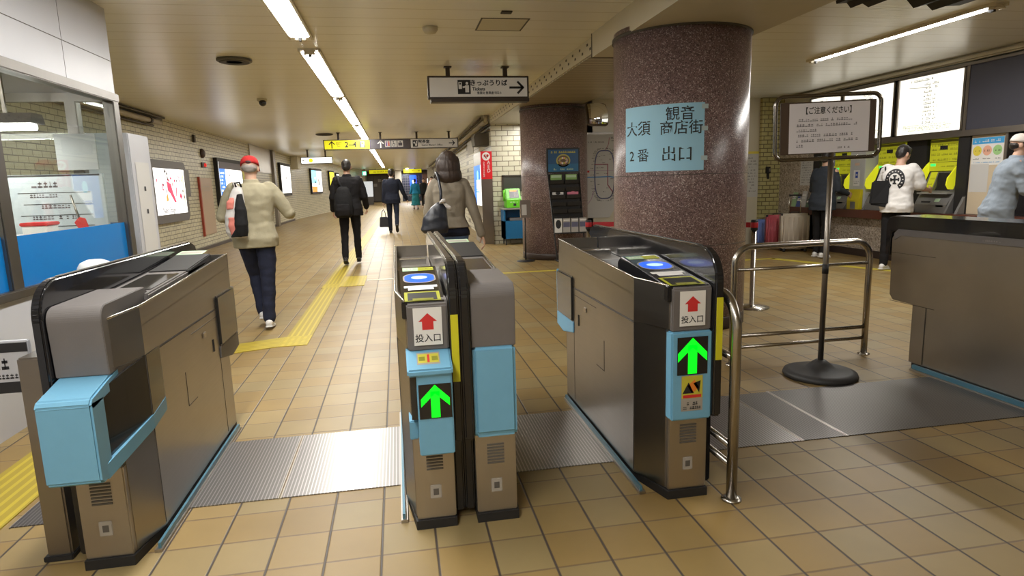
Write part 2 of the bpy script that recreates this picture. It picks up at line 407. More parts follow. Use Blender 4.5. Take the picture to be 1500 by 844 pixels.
BEIGEW = mat('beige wall panel', (.60, .545, .42), .28, noise=.05, nscale=3)
CREAM = mat('cream painted metal', (.58, .54, .43), .45, noise=.06, nscale=5)
FASCIA = mat('white enamel panel', (.48, .485, .52), .35, noise=.04, nscale=4)
JOINT = mat('dark joint', (.08, .07, .06), .7)
SHUT = mat('grey shutter panel', (.20, .18, .16), .5, noise=.1)
SKIRT = mat('dark skirting', (.045, .030, .025), .4)

# floor, ceiling
struct('floor', MB().box(-8, 11, -3, 62, -.1, 0), FLOORM)
struct('ceiling', MB().box(-8, 11, -3, 62, CEIL, CEIL+.1), CEILM)

# corridor wall with the posters, then its slanting far stretch
lw = MB().box(-4.5, -4.3, -3, 28, 0, CEIL)
struct('wall_left', lw, BRICKL)
struct('baseboard_left', MB().box(-4.3, -4.285, 5.6, 28, 0, .07), SKIRT)
far = MB().prism([(-4.5, 28), (-4.3, 28), (-4.3, 29), (-2.5, 52), (-2.5, 62), (-4.5, 62)], 'z', 0, CEIL)
struct('wall_left_far', far, BRICKL)
rw = MB().prism([(2.02, 13.4), (3.25, 13.4), (3.25, 10.9), (3.45, 10.9), (3.45, 13.6), (2.25, 13.6), (2.5, 27), (2.75, 40), (3.3, 52), (3.1, 52), (2.5, 40), (2.28, 27)], 'z', 0, CEIL)
struct('wall_corridor_right', rw, BRICKX)
struct('wall_hall_back', MB().box(3.3, 6.66, 10.9, 11.1, 0, CEIL), BEIGEW)
struct('wall_hall_pier', MB().box(6.66, 7.3, 10.82, 11.1, 0, CEIL), BRICKY)
struct('wall_rear', MB().box(-8, 11, -3.2, -3, 0, CEIL), BEIGEW)
struct('wall_end', MB().box(-8, 11, 58, 58.2, 0, CEIL), mat('brown end wall', (.16, .11, .08), .6, noise=.1, nscale=3))
# vertical joints of the hall's wall panels
struct('trim_1', MB().box(4.62, 4.63, 10.893, 10.9, 0, CEIL).box(5.75, 5.76, 10.893, 10.9, 0, CEIL), JOINT)

# beam over the columns: boxed part near the gates, slatted part beyond
bm_ = MB().use(CREAM).box(1.95, 3.08, -3, 6.15, 2.46, CEIL+.02)
bm_.use(JOINT).box(1.945, 3.085, 6.15, 6.165, 2.455, CEIL)
for yy in (1.2, 3.4): bm_.use(JOINT).box(1.946, 3.084, yy, yy+.006, 2.457, CEIL)
struct('ceiling_beam', bm_)
sl = MB().use(SLATM).box(2.0, 3.05, 6.165, 13.4, 2.505, CEIL+.02)
sl.use(CREAM).box(1.985, 2.0, 6.165, 13.4, 2.52, CEIL)
sl.use(JOINT)
for i in range(26):
    for z in (2.575, 2.63):
        y = 6.3+i*.27+(.1 if z > 2.6 else 0)
        sl.box(1.982, 1.986, y, y+.045, z-.012, z+.012)
struct('ceiling_beam_slatted', sl)

# granite columns
def pillar(name, cx, cy, r, joints):
    mb = MB().use(GRAN).lathe([(r, 0), (r, 2.51)], (cx, cy, 0), 72)
    mb.use(JOINT)
    for z in joints: mb.lathe([(r+.0008, z), (r+.0008, z+.005)], (cx, cy, 0), 72)
    mb.use(SKIRT).lathe([(r+.004, 0), (r+.004, .10), (r, .105)], (cx, cy, 0), 72)
    mb.use(JOINT).lathe([(r+.012, 2.445), (r+.012, 2.47)], (cx, cy, 0), 72)
    o = struct(name, mb); return o
pillar('pillar_near', 2.49, 5.34, .575, (.72, 1.30))
pillar('pillar_far', 2.655, 10.55, .56, (.95, 1.38))

# ---------------------------------------------------------------- the station office
GLASS, gnt, gb = nodes('window glass')
gN, gL = gnt.nodes, gnt.links
tr = gN.new('ShaderNodeBsdfTransparent'); tr.inputs[0].default_value = (.93, .96, .95, 1)
gl = gN.new('ShaderNodeBsdfGlossy'); gl.inputs['Roughness'].default_value = .02
lw_ = gN.new('ShaderNodeLayerWeight'); pw = gN.new('ShaderNodeMath'); pw.operation = 'POWER'; pw.inputs[1].default_value = 3.0; gL.new(lw_.outputs['Facing'], pw.inputs[0]); fr = gN.new('ShaderNodeMath'); fr.operation = 'MULTIPLY_ADD'; fr.inputs[1].default_value = .30; fr.inputs[2].default_value = .025; gL.new(pw.outputs[0], fr.inputs[0])
ms = gN.new('ShaderNodeMixShader'); gL.new(fr.outputs[0], ms.inputs[0]); gL.new(tr.outputs[0], ms.inputs[1]); gL.new(gl.outputs[0], ms.inputs[2])
gL.new(ms.outputs[0], gN['Material Output'].inputs['Surface']); gN.remove(gb)
FILM = mat('blue window film', (.0, .165, .50), .25, noise=.05, nscale=3)
OX = -2.12
fa = MB().use(FASCIA).box(OX-.06, OX, -3, 5.56, 2.05, CEIL)
fa.box(-4.3, OX-.06, 5.50, 5.56, 2.05, CEIL)
fa.use(JOINT)
fa.box(OX, OX+.0015, -3, 5.56, 2.292, 2.297)
for y in (1.6, 2.4, 3.2, 4.02, 4.82): fa.box(OX, OX+.0012, y, y+.003, 2.05, CEIL)
struct('wall_office_upper', fa)
lo = MB().use(FASCIA).box(OX-.06, OX, -3, 5.52, 0, .72).box(-4.3, OX-.06, 5.46, 5.52, 0, .72)
lo.use(JOINT)
for y in (1.2, 2.2, 3.2, 4.2): lo.box(OX, OX+.0012, y, y+.004, 0, .72)
lo.box(OX, OX+.0012, -3, 5.52, .355, .359)
struct('wall_office_lower', lo)
FR = steel_mat('window frame steel', (.19, .178, .165), .38, (60, 60, 3))
wf = MB().use(FR)
wf.box(OX-.08, OX+.02, -3, 5.58, 1.985, 2.05, .006)
wf.box(OX-.08, OX+.025, -3, 5.55, .715, .765, .006)
wf.box(OX-.06, OX+.02, 5.46, 5.56, .76, 1.99, .008)
wf.box(OX-.05, OX+.012, 3.86, 3.97, .76, 1.99, .006)
wf.box(OX-.05, OX+.012, 1.9, 1.98, .76, 1.99, .006)
wf.box(-4.3, OX-.05, 5.48, 5.54, 1.985, 2.05).box(-4.3, OX-.05, 5.48, 5.54, .715, .765).box(OX-.33, OX-.25, 5.47, 5.55, .76, 1.99, .005)
w1 = struct('window_1', wf)
gp = MB().use(GLASS).box(OX-.022, OX-.016, -3, 5.46, .765, 1.985)
gp.build('glass_pane', None, w1)
MB().use(GLASS).box(-4.3, OX-.06, 5.505, 5.511, .765, 1.985).build('glass_pane', None, w1)
fm = MB().use(FILM)
fm.box(OX-.013, OX-.0115, 3.97, 5.46, .765, 1.058)
fm.box(OX-.013, OX-.0115, 1.98, 3.86, .765, 1.062)
fm.build('blue_film', None, w1)
MB().use(FILM).box(-4.28, OX-.06, 5.514, 5.516, .765, 1.058).build('blue_film', None, w1)
struct('ceiling_office', MB().box(-4.3, OX-.06, -3, 5.5, 2.30, 2.33), CREAM)
# ================================================================ lamps
TUBE = mat('lit fluorescent tube', (1, 1, 1), .5, emit=14, ecol=(1.0, .975, .925))
HOUS = mat('lamp housing cream', (.60, .55, .44), .4)
def strip_light(x, y0, y1, label, group, wd=.18, z=CEIL, power=24, bracket=True, lit=True):
    r = empty('ceiling_light', (x, (y0+y1)/2, z), label, 'ceiling light', group)
    h = MB().use(HOUS)
    h.box(x-wd/2-.02, x-wd/2, y0-.12, y1+.12, z-.03, z)
    h.box(x+wd/2, x+wd/2+.02, y0-.12, y1+.12, z-.03, z)
    h.box(x-wd/2, x+wd/2, y0-.12, y1+.12, z-.012, z)
    h.build('housing', None, r)
    t = MB().use(TUBE)
    t.box(x-wd/2+.004, x+wd/2-.004, y0, y1, z-.034, z-.014, .008)
    t.build('lit_tube', None, r)
    if bracket:
        for yy in (y0, y1):
            s = 1 if yy == y1 else -1
            MB().use(BLACKM).box(x-.012, x+.012, yy+s*.005, yy+s*.05, z-.06, z-.012, .004).use(HOUS).box(x-.05, x+.05, yy+s*.045, yy+s*.10, z-.045, z-.012, .006).build('lamp_holder', None, r)
    area('lamp_light', x, (y0+y1)/2, z-.04, wd*.8, (y1-y0)*.97, power*(y1-y0), parent=r)
    return r
SEGS = [(-2.4, 1.4), (2.0, 6.3), (7.05, 10.15), (10.5, 14.5), (14.95, 23.0), (23.6, 33.0), (33.6, 46)]
WORDS = ['nearest the gates behind the camera', 'over the ticket gates', 'second along the corridor', 'above the two men walking', 'just before the long yellow and grey sign', 'beyond the long yellow and grey sign', 'farthest down the corridor']
for (a, b), wds in zip(SEGS, WORDS):
    strip_light(-.79, a, b, 'long white fluorescent strip in the corridor ceiling, '+wds, 'corridor strip lights', power=22 if b < 2 else 20.5)
strip_light(.9, 49.5, 56.5, 'added white light strip brightening the far end of the corridor before the shop front', 'corridor strip lights', power=30)  # added lamp that brightens the far end wall, where no strip runs
strip_light(2.72, 11.6, 13.1, 'white fluorescent strip hidden above the green telephone wall', None, wd=.10, z=2.505, power=20)
strip_light(5.17, 4.95, 7.25, 'white fluorescent strip above the ticket machines, the only one over that hall', 'ticket hall strip lights', wd=.10, power=30)
strip_light(5.17, .6, 3.4, 'white fluorescent strip near the service counter, nearer than the one over the ticket machines', 'ticket hall strip lights', wd=.10, power=20)
# ================================================================ on the floor
GROOVE = stripe_mat('grooved steel', 0, .0150, (.22, .21, .205), (.42, .40, .395), .30, .33, .85, .35, .003)
GROOVED = stripe_mat('grooved steel worn dark', 0, .0150, (.10, .09, .085), (.20, .185, .175), .30, .42, .7, .35, .003)
def floor_plate(x0, x1, m, label):
    r = MB().use(m).box(x0+.004, x1-.004, 2.585, 3.262, -.004, .004)
    o = r.build('floor_plate'); tag(o, label, 'floor plate', 'grooved plates across the gate line')
    for xe in (x0, x1-.005): MB().use(STEEL_H).box(xe, xe+.005, 2.58, 3.267, 0, .0055).build('edge_strip', None, o)
    return o
floor_plate(-.925, -.555, GROOVE, 'grooved steel floor plate beside the blue-nosed ticket gate next to the office')
floor_plate(-.55, -.02, GROOVE, 'bright shiny grooved steel floor plate in the wide passage between gates')
floor_plate(.41, .93, GROOVE, 'grooved steel floor plate in the narrow passage next to the middle pair of gates')
floor_plate(1.22, 1.86, GROOVE, 'grooved steel floor plate under the low steel hoop rail')
floor_plate(1.865, 2.10, GROOVED, 'narrow dark grooved floor plate in front of the round sign base')
floor_plate(2.105, 3.24, GROOVED, 'long dull grooved floor plate reaching the black-topped gate')
floor_plate(-1.56, -1.14, GROOVED, 'grooved steel floor plate between office and first gate')
TACT, tnt, tb = nodes('yellow tactile tile')
def tactile_mat(name, axis):
    return stripe_mat(name, axis, .0485, (.50, .385, .03), (.36, .27, .025), .62, .5, 0, -.8, .006)
TX = tactile_mat('yellow guide bars along', 0); TY = tactile_mat('yellow guide bars across', 1)
def dots_mat():
    m, nt, b = nodes('yellow warning dots'); L = nt.links; N = nt.nodes
    tc = N.new('ShaderNodeTexCoord'); v = N.new('ShaderNodeTexVoronoi'); v.inputs['Scale'].default_value = 20; v.inputs['Randomness'].default_value = 0; L.new(tc.outputs['Object'], v.inputs['Vector'])
    g = N.new('ShaderNodeMath'); g.operation = 'LESS_THAN'; g.inputs[1].default_value = .34; L.new(v.outputs['Distance'], g.inputs[0])
    mx = N.new('ShaderNodeMix'); mx.data_type = 'RGBA'; mx.inputs[6].default_value = (.42, .32, .02, 1); mx.inputs[7].default_value = (.52, .40, .03, 1); L.new(g.outputs[0], mx.inputs[0]); L.new(mx.outputs[2], b.inputs['Base Color'])
    b.inputs['Roughness'].default_value = .5
    bp = N.new('ShaderNodeBump'); bp.inputs['Strength'].default_value = .8; bp.inputs['Distance'].default_value = .006; L.new(g.outputs[0], bp.inputs['Height']); L.new(bp.outputs['Normal'], b.inputs['Normal'])
    return m
TD = dots_mat()
def tactile(pieces, label):
    mb = MB()
    for m, pts in pieces: mb.use(m).prism(pts, 'z', -.003, .005)
    return tag(mb.build('tactile_paving'), label, 'tactile paving', 'yellow tactile paving')
R4 = lambda x0, x1, y0, y1: [(x0, y0), (x1, y0), (x1, y1), (x0, y1)]
tactile([(TX, R4(-1.015, -.80, 5.62, 8.36)), (TD, [(-1.03, 5.28), (-.80, 5.28), (-.80, 5.62), (-1.03, 5.62)]), (TD, R4(-1.03, -.80, 8.36, 8.66)),
         (TX, R4(-1.02, -.80, 8.66, 10.2)), (TD, R4(-.80, -.49, 8.4, 9.35)), (TX, [(-1.02, 10.2), (-.80, 10.2), (-.70, 18), (-.50, 34), (-.72, 34), (-.92, 18)])],
        'yellow tactile strip running down the corridor with a branch square beside it')
tactile([(TY, [(-1.03, 5.28), (-1.03, 5.62), (-1.9, 5.27), (-1.9, 4.97)])], 'short yellow tactile strip slanting toward the station office')
tactile([(TX, R4(-1.89, -1.59, 1.6, 3.9))], 'yellow tactile strip between office wall and first ticket gate')
LINEY = mat('yellow floor line', (.55, .45, .05), .5, noise=.15)
LINEW = mat('worn pale floor line', (.50, .45, .33), .5, noise=.15)
ln = MB().use(LINEW).box(-.47, -.05, 8.82, 8.92, 0, .003).use(LINEY).box(-.05, 5.75, 8.80, 8.90, 0, .003)
tag(ln.build('floor_line'), 'thin yellow line taped straight across the hall floor behind the gates', 'floor line')
ln = MB().use(LINEY).prism([(5.62, 8.80), (5.75, 8.90), (6.62, 6.4), (6.52, 6.4)], 'z', 0, .003)
tag(ln.build('floor_line'), 'yellow floor line slanting along the front of the ticket counter', 'floor line')
# ================================================================ ticket gates
GREEN = mat('lit green arrow', (.0, .5, .01), .5, emit=1.15, ecol=(.0, 1.0, .012))
BLUELIT = mat('lit blue reader face', (.02, .12, .85), .3, emit=.55, ecol=(.03, .16, 1.0))
BLUEPALE = mat('pale blue lit print', (.5, .7, 1), .3, emit=.9, ecol=(.35, .55, 1.0))
LIME = mat('yellow green plastic', (.44, .46, .03), .4)
LIMED = mat('olive slot lip', (.25, .25, .02), .4)
PALEG = mat('pale green label', (.45, .62, .42), .5)
PIC_Y = mat('sticker yellow', (.55, .50, .05), .5); PIC_O = mat('sticker orange', (.75, .22, .03), .5)
DECK = steel_mat('gate top steel', (.33, .31, .29), .33, (120, 6, 120))
DECKD = mat('gate top dark panel', (.035, .033, .033), .3)
STICK = mat('faded pale sticker', (.36, .33, .29), .5)
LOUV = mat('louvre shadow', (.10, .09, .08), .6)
Y1 = 3.55
STEEL_FT = steel_mat('lightened foot steel', (.46, .42, .37), .42, (120, 3, 3))  # lighter than the cabinet steel; the floor's reflection is put into the colour
RAILB = mat('blue base rail', (.085, .21, .29), .35, .3)
def ztop(y): return .868+(y-2.2)*.05
def gate(name, xa, s, u0, u1, f0, f1, near, label, prot=0.0, rail=True):
    """One machine: aisle face at x=XA, the body running S-wards, fin between offsets F0 and F1; NEAR is what faces the camera."""
    X = lambda u: xa+s*u
    def bx(mb, ua, ub, *a, **k):
        x0, x1 = sorted((X(ua), X(ub))); return mb.box(x0, x1, *a, **k)
    def pz(mb, pts, z0, z1, **k): return mb.prism([(X(u), y) for u, y in pts], 'z', z0, z1, **k)
    def px_(mb, pts, ua, ub, **k):
        x0, x1 = sorted((X(ua), X(ub))); return mb.prism(pts, 'x', x0, x1, **k)
    R = empty('ticket_gate', (X((u0+u1)/2), 2.85, 0), label, 'ticket gate', 'ticket gates')
    uc = (u0+u1)/2; w = u1-u0
    # plinth and lower cabinet
    mb = MB().use(BLACKM); pz(mb, [(.006, 3.49), (.006, 2.42), (u0-.008, 2.205), (u1+.004, 2.205), (u1+.004, 3.49)], 0, .035)
    mb.build('plinth', None, R)
    c = MB().use(STEEL); pz(c, [(0, 3.47), (0, 2.40), (u0-.006, 2.235), (u1, 2.235), (u1, 3.47)], .035, .70, bev=.004)
    cab = c.build('cabinet', None, R)
    d = MB().use(JOINT)   # door joints on the aisle side
    for a in ((2.398, 2.401, .05, .70), (3.30, 3.303, .05, .66), (2.9, 3.30, .655, .658), (2.40, 3.3, .690, .698)):
        bx(d, -.0012, .001, a[0], a[1], a[2], a[3])
    bx(d, -.0014, .001, 2.78, 2.783, .37, .52); bx(d, -.0014, .001, 2.78, 2.90, .37, .373)
    d.build('door_joint', None, cab)
    l = MB().use(BLACKM); bx(l, -.004, .001, 3.20, 3.215, .50, .56, bev=.001); l.build('latch', None, cab); l = MB().use(STEEL_H); bx(l, -.006, .001, 3.06, 3.10, .60, .625, bev=.002); l.build('lock', None, cab)
    # foot facing the camera
    f = MB().use(STEEL_FT); bx(f, u0-.004, u1+.002, 2.215, 2.45, .035, .36, bev=.004)
    ft = f.build('foot', None, R)
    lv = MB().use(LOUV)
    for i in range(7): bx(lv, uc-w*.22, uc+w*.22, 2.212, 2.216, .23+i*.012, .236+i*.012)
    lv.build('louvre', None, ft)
    st = MB().use(STICK); bx(st, uc-.021, uc+.021, 2.2125, 2.216, .115, .17, bev=.003); st.use(LOUV); bx(st, uc-.010, uc+.010, 2.2118, 2.2126, .13, .155); st.build('sticker', None, ft)
    # upper body
    hd = MB().use(STEEL)
    hp = [(0, 3.62), (0, 2.40), (u0-.008, 2.215), (u1, 2.215), (u1, 3.62)]
    vs = [(X(u), y, .70) for u, y in hp]+[(X(u), y, ztop(y)-.07) for u, y in hp]
    n = 5; hd.add(vs, [list(range(n)), list(range(n, 2*n))[::-1]]+[(i, (i+1) % n, n+(i+1) % n, n+i) for i in range(n)])
    body = hd.build('upper_body', None, R)
    rm = MB().use(STEEL)    # raised rims round the tray
    def rim(p, q, t):
        (ua, ya), (ub, yb) = p, q
        e = Vector((ub-ua, yb-ya)).normalized(); nx, ny = -e.y*t, e.x*t
        P = [(ua, ya), (ub, yb), (ub+nx, yb+ny), (ua+nx, ya+ny)]
        zz = [ztop(y)-.072 for _, y in P]; zt = [ztop(y) for _, y in P]
        v = [(X(u), y, z) for (u, y), z in zip(P, zz)]+[(X(u), y, z) for (u, y), z in zip(P, zt)]
        rm.add(v, [(0, 1, 2, 3), (7, 6, 5, 4)]+[(i, (i+1) % 4, 4+(i+1) % 4, 4+i) for i in range(4)])
    rim((0, 3.62), (0, 2.40), .012); rim((0, 2.40), (u0-.008, 2.215), .012); rim((u1, 3.62), (0, 3.62), .012)
    rm.build('rim', None, body)
    te = MB().use(mat('rim highlight steel', (.60, .57, .53), .22, 1.0)); te.tube([(X(u), y, ztop(y)) for u, y in ((.002, 3.618), (.002, 2.40), (u0-.006, 2.217))], .004, 8); te.build('rim_highlight', None, body)  # added bright tube paints the highlight along the rim's chamfer
    dk = MB().use(DECK); px_(dk, [(3.05, ztop(3.05)-.069), (3.60, ztop(3.6)-.069), (3.60, ztop(3.6)-.060), (3.05, ztop(3.05)-.055)], .012, u1)
    dk.use(DECKD); px_(dk, [(2.5, ztop(2.5)-.069), (3.05, ztop(3.05)-.069), (3.05, ztop(3.05)-.038), (2.5, ztop(2.5)-.05)], .012, u1)
    dk.use(mat('bright steel bar', (.75, .73, .70), .25, 1.0)); px_(dk, [(3.30, ztop(3.3)-.06), (3.34, ztop(3.34)-.06), (3.34, ztop(3.34)-.028), (3.30, ztop(3.3)-.028)], .025, u1-.02)
    dk.build('tray', None, body)
    # side fin
    fn = MB().use(BLACK)
    prof = [(2.25, .035), (2.25, .33), (2.175, .345)]+[(2.285-.115*math.cos(t), .89+.115*math.sin(t)) for t in [PI/2*i/8 for i in range(9)]]+[(2.5, 1.006), (3.70, 1.006), (3.77, .985), (3.79, .945), (3.62, .85), (3.47, .80), (3.47, .035)]
    prof = [(2.25, .035), (2.25, .33), (2.175, .345)]+[(2.30-.125*math.cos(t), .885+.121*math.sin(t)) for t in [PI/2*i/8 for i in range(9)]]+[(3.70, 1.006), (3.77, .985), (3.79, .945), (3.62, .85), (3.47, .80), (3.47, .035)]
    px_(fn, prof, f0, f1, bev=.007, seg=3)
    fin = fn.build('side_fin', None, R)
    tr = MB().use(CHROME); x0, x1 = sorted((X(f0+.006), X(f1-.006)))
    tr.box(x0, x1, 2.34, 3.70, 1.0045, 1.0085, .002); tr.build('top_trim', None, fin)
    # aisle side sensor windows at both ends
    def window(ya, yb, far):
        if far:
            sh = MB().use(BLUEPL if near == 'entry' else GREYPL); px_(sh, [(3.30, .50), (3.66, .50), (3.66, .42), (3.52, .40), (3.30, .44)], -.006, .03, bev=.003)
            px_(sh, [(3.635, .50), (3.66, .50), (3.66, .755), (3.635, .755)], -.006, .03, bev=.003)
            so = sh.build('sensor_housing', None, R)
            pn = MB().use(SMOKE); px_(pn, [(3.31, .50), (3.635, .50), (3.635, .755), (3.31, .755)], -.012, .02, bev=.008)
            pn.build('sensor_window', None, so)
    window(3.3, 3.65, True)
    if rail:
        rl = MB().use(RAILB); px_(rl, [(2.28, .012), (3.45, .012), (3.45, .032), (2.28, .032)], -.018, -.008)
        rl.use(STEEL_H); px_(rl, [(2.27, 0), (3.46, 0), (3.46, .012), (2.27, .012)], -.024, .002)
        rl.build('base_rail', None, R)
    if near == 'entry':
        cp = MB().use(GREYPL)
        px_(cp, [(2.20, .69), (2.195, .855), (2.205, .866), (2.225, .872), (2.30, .874), (2.30, .69)], u0-.002, u1+.002, bev=.005)
        cap = cp.build('grey_cap', None, R)
        sz = min(.105, w*.72)
        sk = Sheet(frame((X(uc), 2.1935, .780), (1, 0, 0), (0, 0, 1)))
        sk.rect(-sz/2, sz/2, -.068, .068, WHITE).next()
        sk.poly([(-.033, .018), (0, .048), (.033, .018)], RED).rect(-.020, .020, -.012, .018, RED)
        sk.text('投入口', 0, -.044, .031, INK, bold=.012)
        sk.build('arrow_sticker', cap)
        # reader panel on top
        zr = lambda y: .866+.118*(y-2.19)
        rd = MB().use(BLACK); px_(rd, [(2.205, zr(2.205)-.06), (2.205, zr(2.205)), (2.72, zr(2.72)), (2.76, zr(2.72)-.03), (2.76, .83)], u0-.018, u1-.004, bev=.003)
        reader = rd.build('reader_panel', None, R)
        def top(ya, yb): # sheet laid on the sloping reader panel
            ym = (ya+yb)/2
            return Sheet(frame((X(uc-.012), ym, zr(ym)+.0008), (1, 0, 0), (0, 1, .118)))
        hw = w*.46
        t = top(2.215, 2.325); t.rect(-hw, hw, -.058, .058, LIME).next(); t.rect(-hw+.012, hw-.012, -.052, .044, BLACKM).next(); t.rect(-hw*.55, hw*.6, -.056, -.030, LIMED)
        t.build('ticket_slot', reader)
        t = top(2.35, 2.42); t.poly([(-hw*.98, .03), (-hw*.98, .0), (-hw*.75, 0), (-hw*.75, -.032), (hw*.75, -.032), (hw*.75, 0), (hw*.98, 0), (hw*.98, .03)], WHITE); t.build('white_label', reader)
        t = top(2.45, 2.60); hx = hw*1.0
        t.poly([(p[0], p[1]) for p in rrect(-hx, hx, -.075, .075, min(.06, hx*.8), 8)], STICK).next()
        t.poly([(p[0], p[1]) for p in rrect(-hx+.006, hx-.006, -.066, .066, min(.055, hx*.75), 8)], BLUELIT).next()
        t.disc(0, .005, hx*.5, BLUEPALE, .026).next(); t.ring(0, 0, .040, .046, BLUELIT, ry=.75)
        t.build('card_reader', reader)
        t = top(2.64, 2.70); t.rect(-hw, 0, -.028, .028, PALEG).rect(0, hw, -.028, .028, LIME).next().scribble(-hw*.9, -.004, .004, .018, WHITE, random).scribble(.006, hw*.9, 0, .014, LIMED, random)
        t.build('reader_label', reader)
        # blue block with the green arrow display
        yf = 2.20-prot
        bl = MB().use(BLUEPL)
        if prot:
            px_(bl, [(2.32, .695), (2.215, .695), (yf-.012, .652), (yf-.012, .628), (2.32, .628)], u0-.012, u1+.004, bev=.006)
            px_(bl, [(2.32, .635), (yf, .635), (yf+.004, .335), (2.32, .335)], u0+.018, u1, bev=.004)
            px_(bl, [(2.36, .47), (2.20, .43), (2.22, .35), (2.36, .35)], u0-.014, u0+.02, bev=.004)
        else:
            px_(bl, [(2.32, .690), (2.19, .690), (2.188, .335), (2.32, .335)], u0-.006, u1+.004, bev=.006); yf = 2.188
        blk = bl.build('blue_block', None, R)
        if prot:
            sm = MB().use(SMOKE); px_(sm, [(2.33, .632), (yf+.06, .632), (yf+.06, .45), (2.33, .45)], u0-.004, u0+.02); sm.build('sensor_window', None, blk)
        zc, hz = (.535, .062) if prot else (.595, .075)
        uo = .009 if prot else .0
        ds = Sheet(frame((X(uc+uo), yf-.0008, zc), (1, 0, 0), (0, 0, 1)))
        hw2 = w*.40; ds.rect(-hw2, hw2, -hz, hz, BLACK).next()
        ds.arrow(0, 0, hz*1.9, GREEN, 'up', .26)
        ds.build('arrow_display', blk)
        if prot:
            sl = math.hypot(.097+.0, .043)
            pk = Sheet(frame((X(uc-.006), (2.215+yf-.012)/2, .6745), (1, 0, 0), (0, .115, .043)))
            pk.rect(-.040, .040, -.035, .035, STICK).next().rect(-.036, .036, -.026, .026, PIC_Y).next().rect(-.033, -.012, -.014, .010, LIMED).rect(.012, .033, -.014, .010, LIMED).rect(-.004, .004, -.024, .022, RED)
            pk.build('warning_sticker', blk)
        else:
            pk = Sheet(frame((X(uc), yf-.0008, .445), (1, 0, 0), (0, 0, 1)))
            pk.rect(-.045, .045, -.072, .072, STICK).next().rect(-.043, .043, -.02, .07, PIC_Y).next().poly([(-.04, .0), (-.015, .045), (.008, .0)], BLACKM).poly([(.005, .04), (.035, .05), (.03, .0)], BLACKM).poly([(-.02, .03), (.01, .055), (.028, .02), (.0, .0)], PIC_O).next().rect(-.038, .038, -.018, -.006, RED).scribble(-.036, .036, -.04, .014, INK, random).scribble(-.036, .036, -.058, .012, INK, random)
            pk.build('warning_sticker', blk)
    else:
        cp = MB().use(GREYPL)
        px_(cp, [(2.20, .688), (2.19, .87)]+[(2.235-.045*math.cos(t), .875+.045*math.sin(t)) for t in [PI/2*i/5 for i in range(6)]]+[(2.56, .925), (2.60, .89), (2.50, .80), (2.36, .688)], u0-.012, u1+.002, bev=.012, seg=3)
        cap = cp.build('grey_cap', None, R)
        dk = MB().use(GREYPL); px_(dk, [(2.55, .90), (3.30, .94), (3.30, .90), (2.55, .87)], .02, u1, bev=.006)
        dk.use(SMOKE); px_(dk, [(2.62, .9045), (2.95, .922), (2.95, .925), (2.62, .9075)], .035, u1-.03)
        dk.use(BLACKM); px_(dk, [(3.02, .93), (3.40, .965), (3.40, .93), (3.02, .90)], .02, u1-.01, bev=.004)
        deck = dk.build('top_cover', None, R)
        lb = Sheet(frame((X(uc), 3.44, .969), (1, 0, 0), (0, 1, .09))); lb.rect(-w*.42, w*.42, -.05, .05, PALEG).next().rect(-w*.35, w*.35, -.03, .03, STICK); lb.build('reader_label', deck)
        bl = MB().use(BLUEPL)
        if prot:
            px_(bl, [(2.44, .702), (2.24, .695), (2.06, .655), (2.045, .635), (2.06, .615), (2.44, .665)], u0-.012, u1, bev=.006)
            px_(bl, [(2.05, .645), (2.05, .385), (2.07, .37), (2.14, .37), (2.14, .64)], u0-.012, u1, bev=.006)
            px_(bl, [(2.10, .66), (2.50, .70), (2.50, .40), (2.10, .37)], u0+.03, u1)
            lz = lambda y: .37+(y-2.10)*.18
            for (ua, ya), (ub, yb) in (((u0-.012, 2.10), (-.004, 2.40)), ((-.004, 2.40), (-.004, 2.53))):
                P = [(ua, ya), (ub, yb), (u0+.04, yb), (u0+.04, ya)]
                v = [(X(u), y, lz(y)) for u, y in P]+[(X(u), y, lz(y)+.05) for u, y in P]
                bl.add(v, [(0, 1, 2, 3), (7, 6, 5, 4)]+[(i, (i+1) % 4, 4+(i+1) % 4, 4+i) for i in range(4)])
        else:
            px_(bl, [(2.32, .690), (2.19, .690), (2.19, .355), (2.205, .335), (2.32, .335)], u0-.010, u1+.002, bev=.014, seg=3)
        blk = bl.build('blue_block', None, R)
        if prot:
            sm = MB().use(SMOKE)
            for (ua, ya, ta), (ub, yb, tb) in (((u0-.004, 2.135, .655), (.0, 2.40, .698)), ((-.003, 2.40, .698), (-.003, 2.53, .70))):
                P = [(ua, ya, ta), (ub, yb, tb), (u0+.034, yb, tb), (u0+.034, ya, ta)]
                v = [(X(u), y, lz(y)+.048) for u, y, t in P]+[(X(u), y, t) for u, y, t in P]
                sm.add(v, [(0, 1, 2, 3), (7, 6, 5, 4)]+[(i, (i+1) % 4, 4+(i+1) % 4, 4+i) for i in range(4)])
            sm.build('sensor_window', None, blk)
    if near == 'entry' or True:
        ys = MB().use(YELLOWT); x0, x1 = sorted((X(f0+.005), X(f1-.005)))
        if near == 'entry': ys.box(x0, x1, 2.170, 2.174, .575, .82).build('yellow_stripe', None, fin)
    return R
gate('ticket_gate', -.03, 1, .042, .182, .186, .222, 'entry', 'ticket gate with a protruding blue nose showing a lit green arrow', prot=.10)
gate('ticket_gate', .42, -1, .035, .182, .189, .225, 'exit', 'ticket gate with a plain grey and sky blue end backing the protruding arrow gate', rail=False)
gate('ticket_gate', .93, 1, .078, .235, .240, .275, 'entry', 'ticket gate with flush green arrow and pictogram sticker beside the steel hoop rail')
gate('ticket_gate', -.925, -1, .048, .195, .200, .232, 'exit', 'ticket gate with a plain blue bumper nearest the station office', prot=.18)

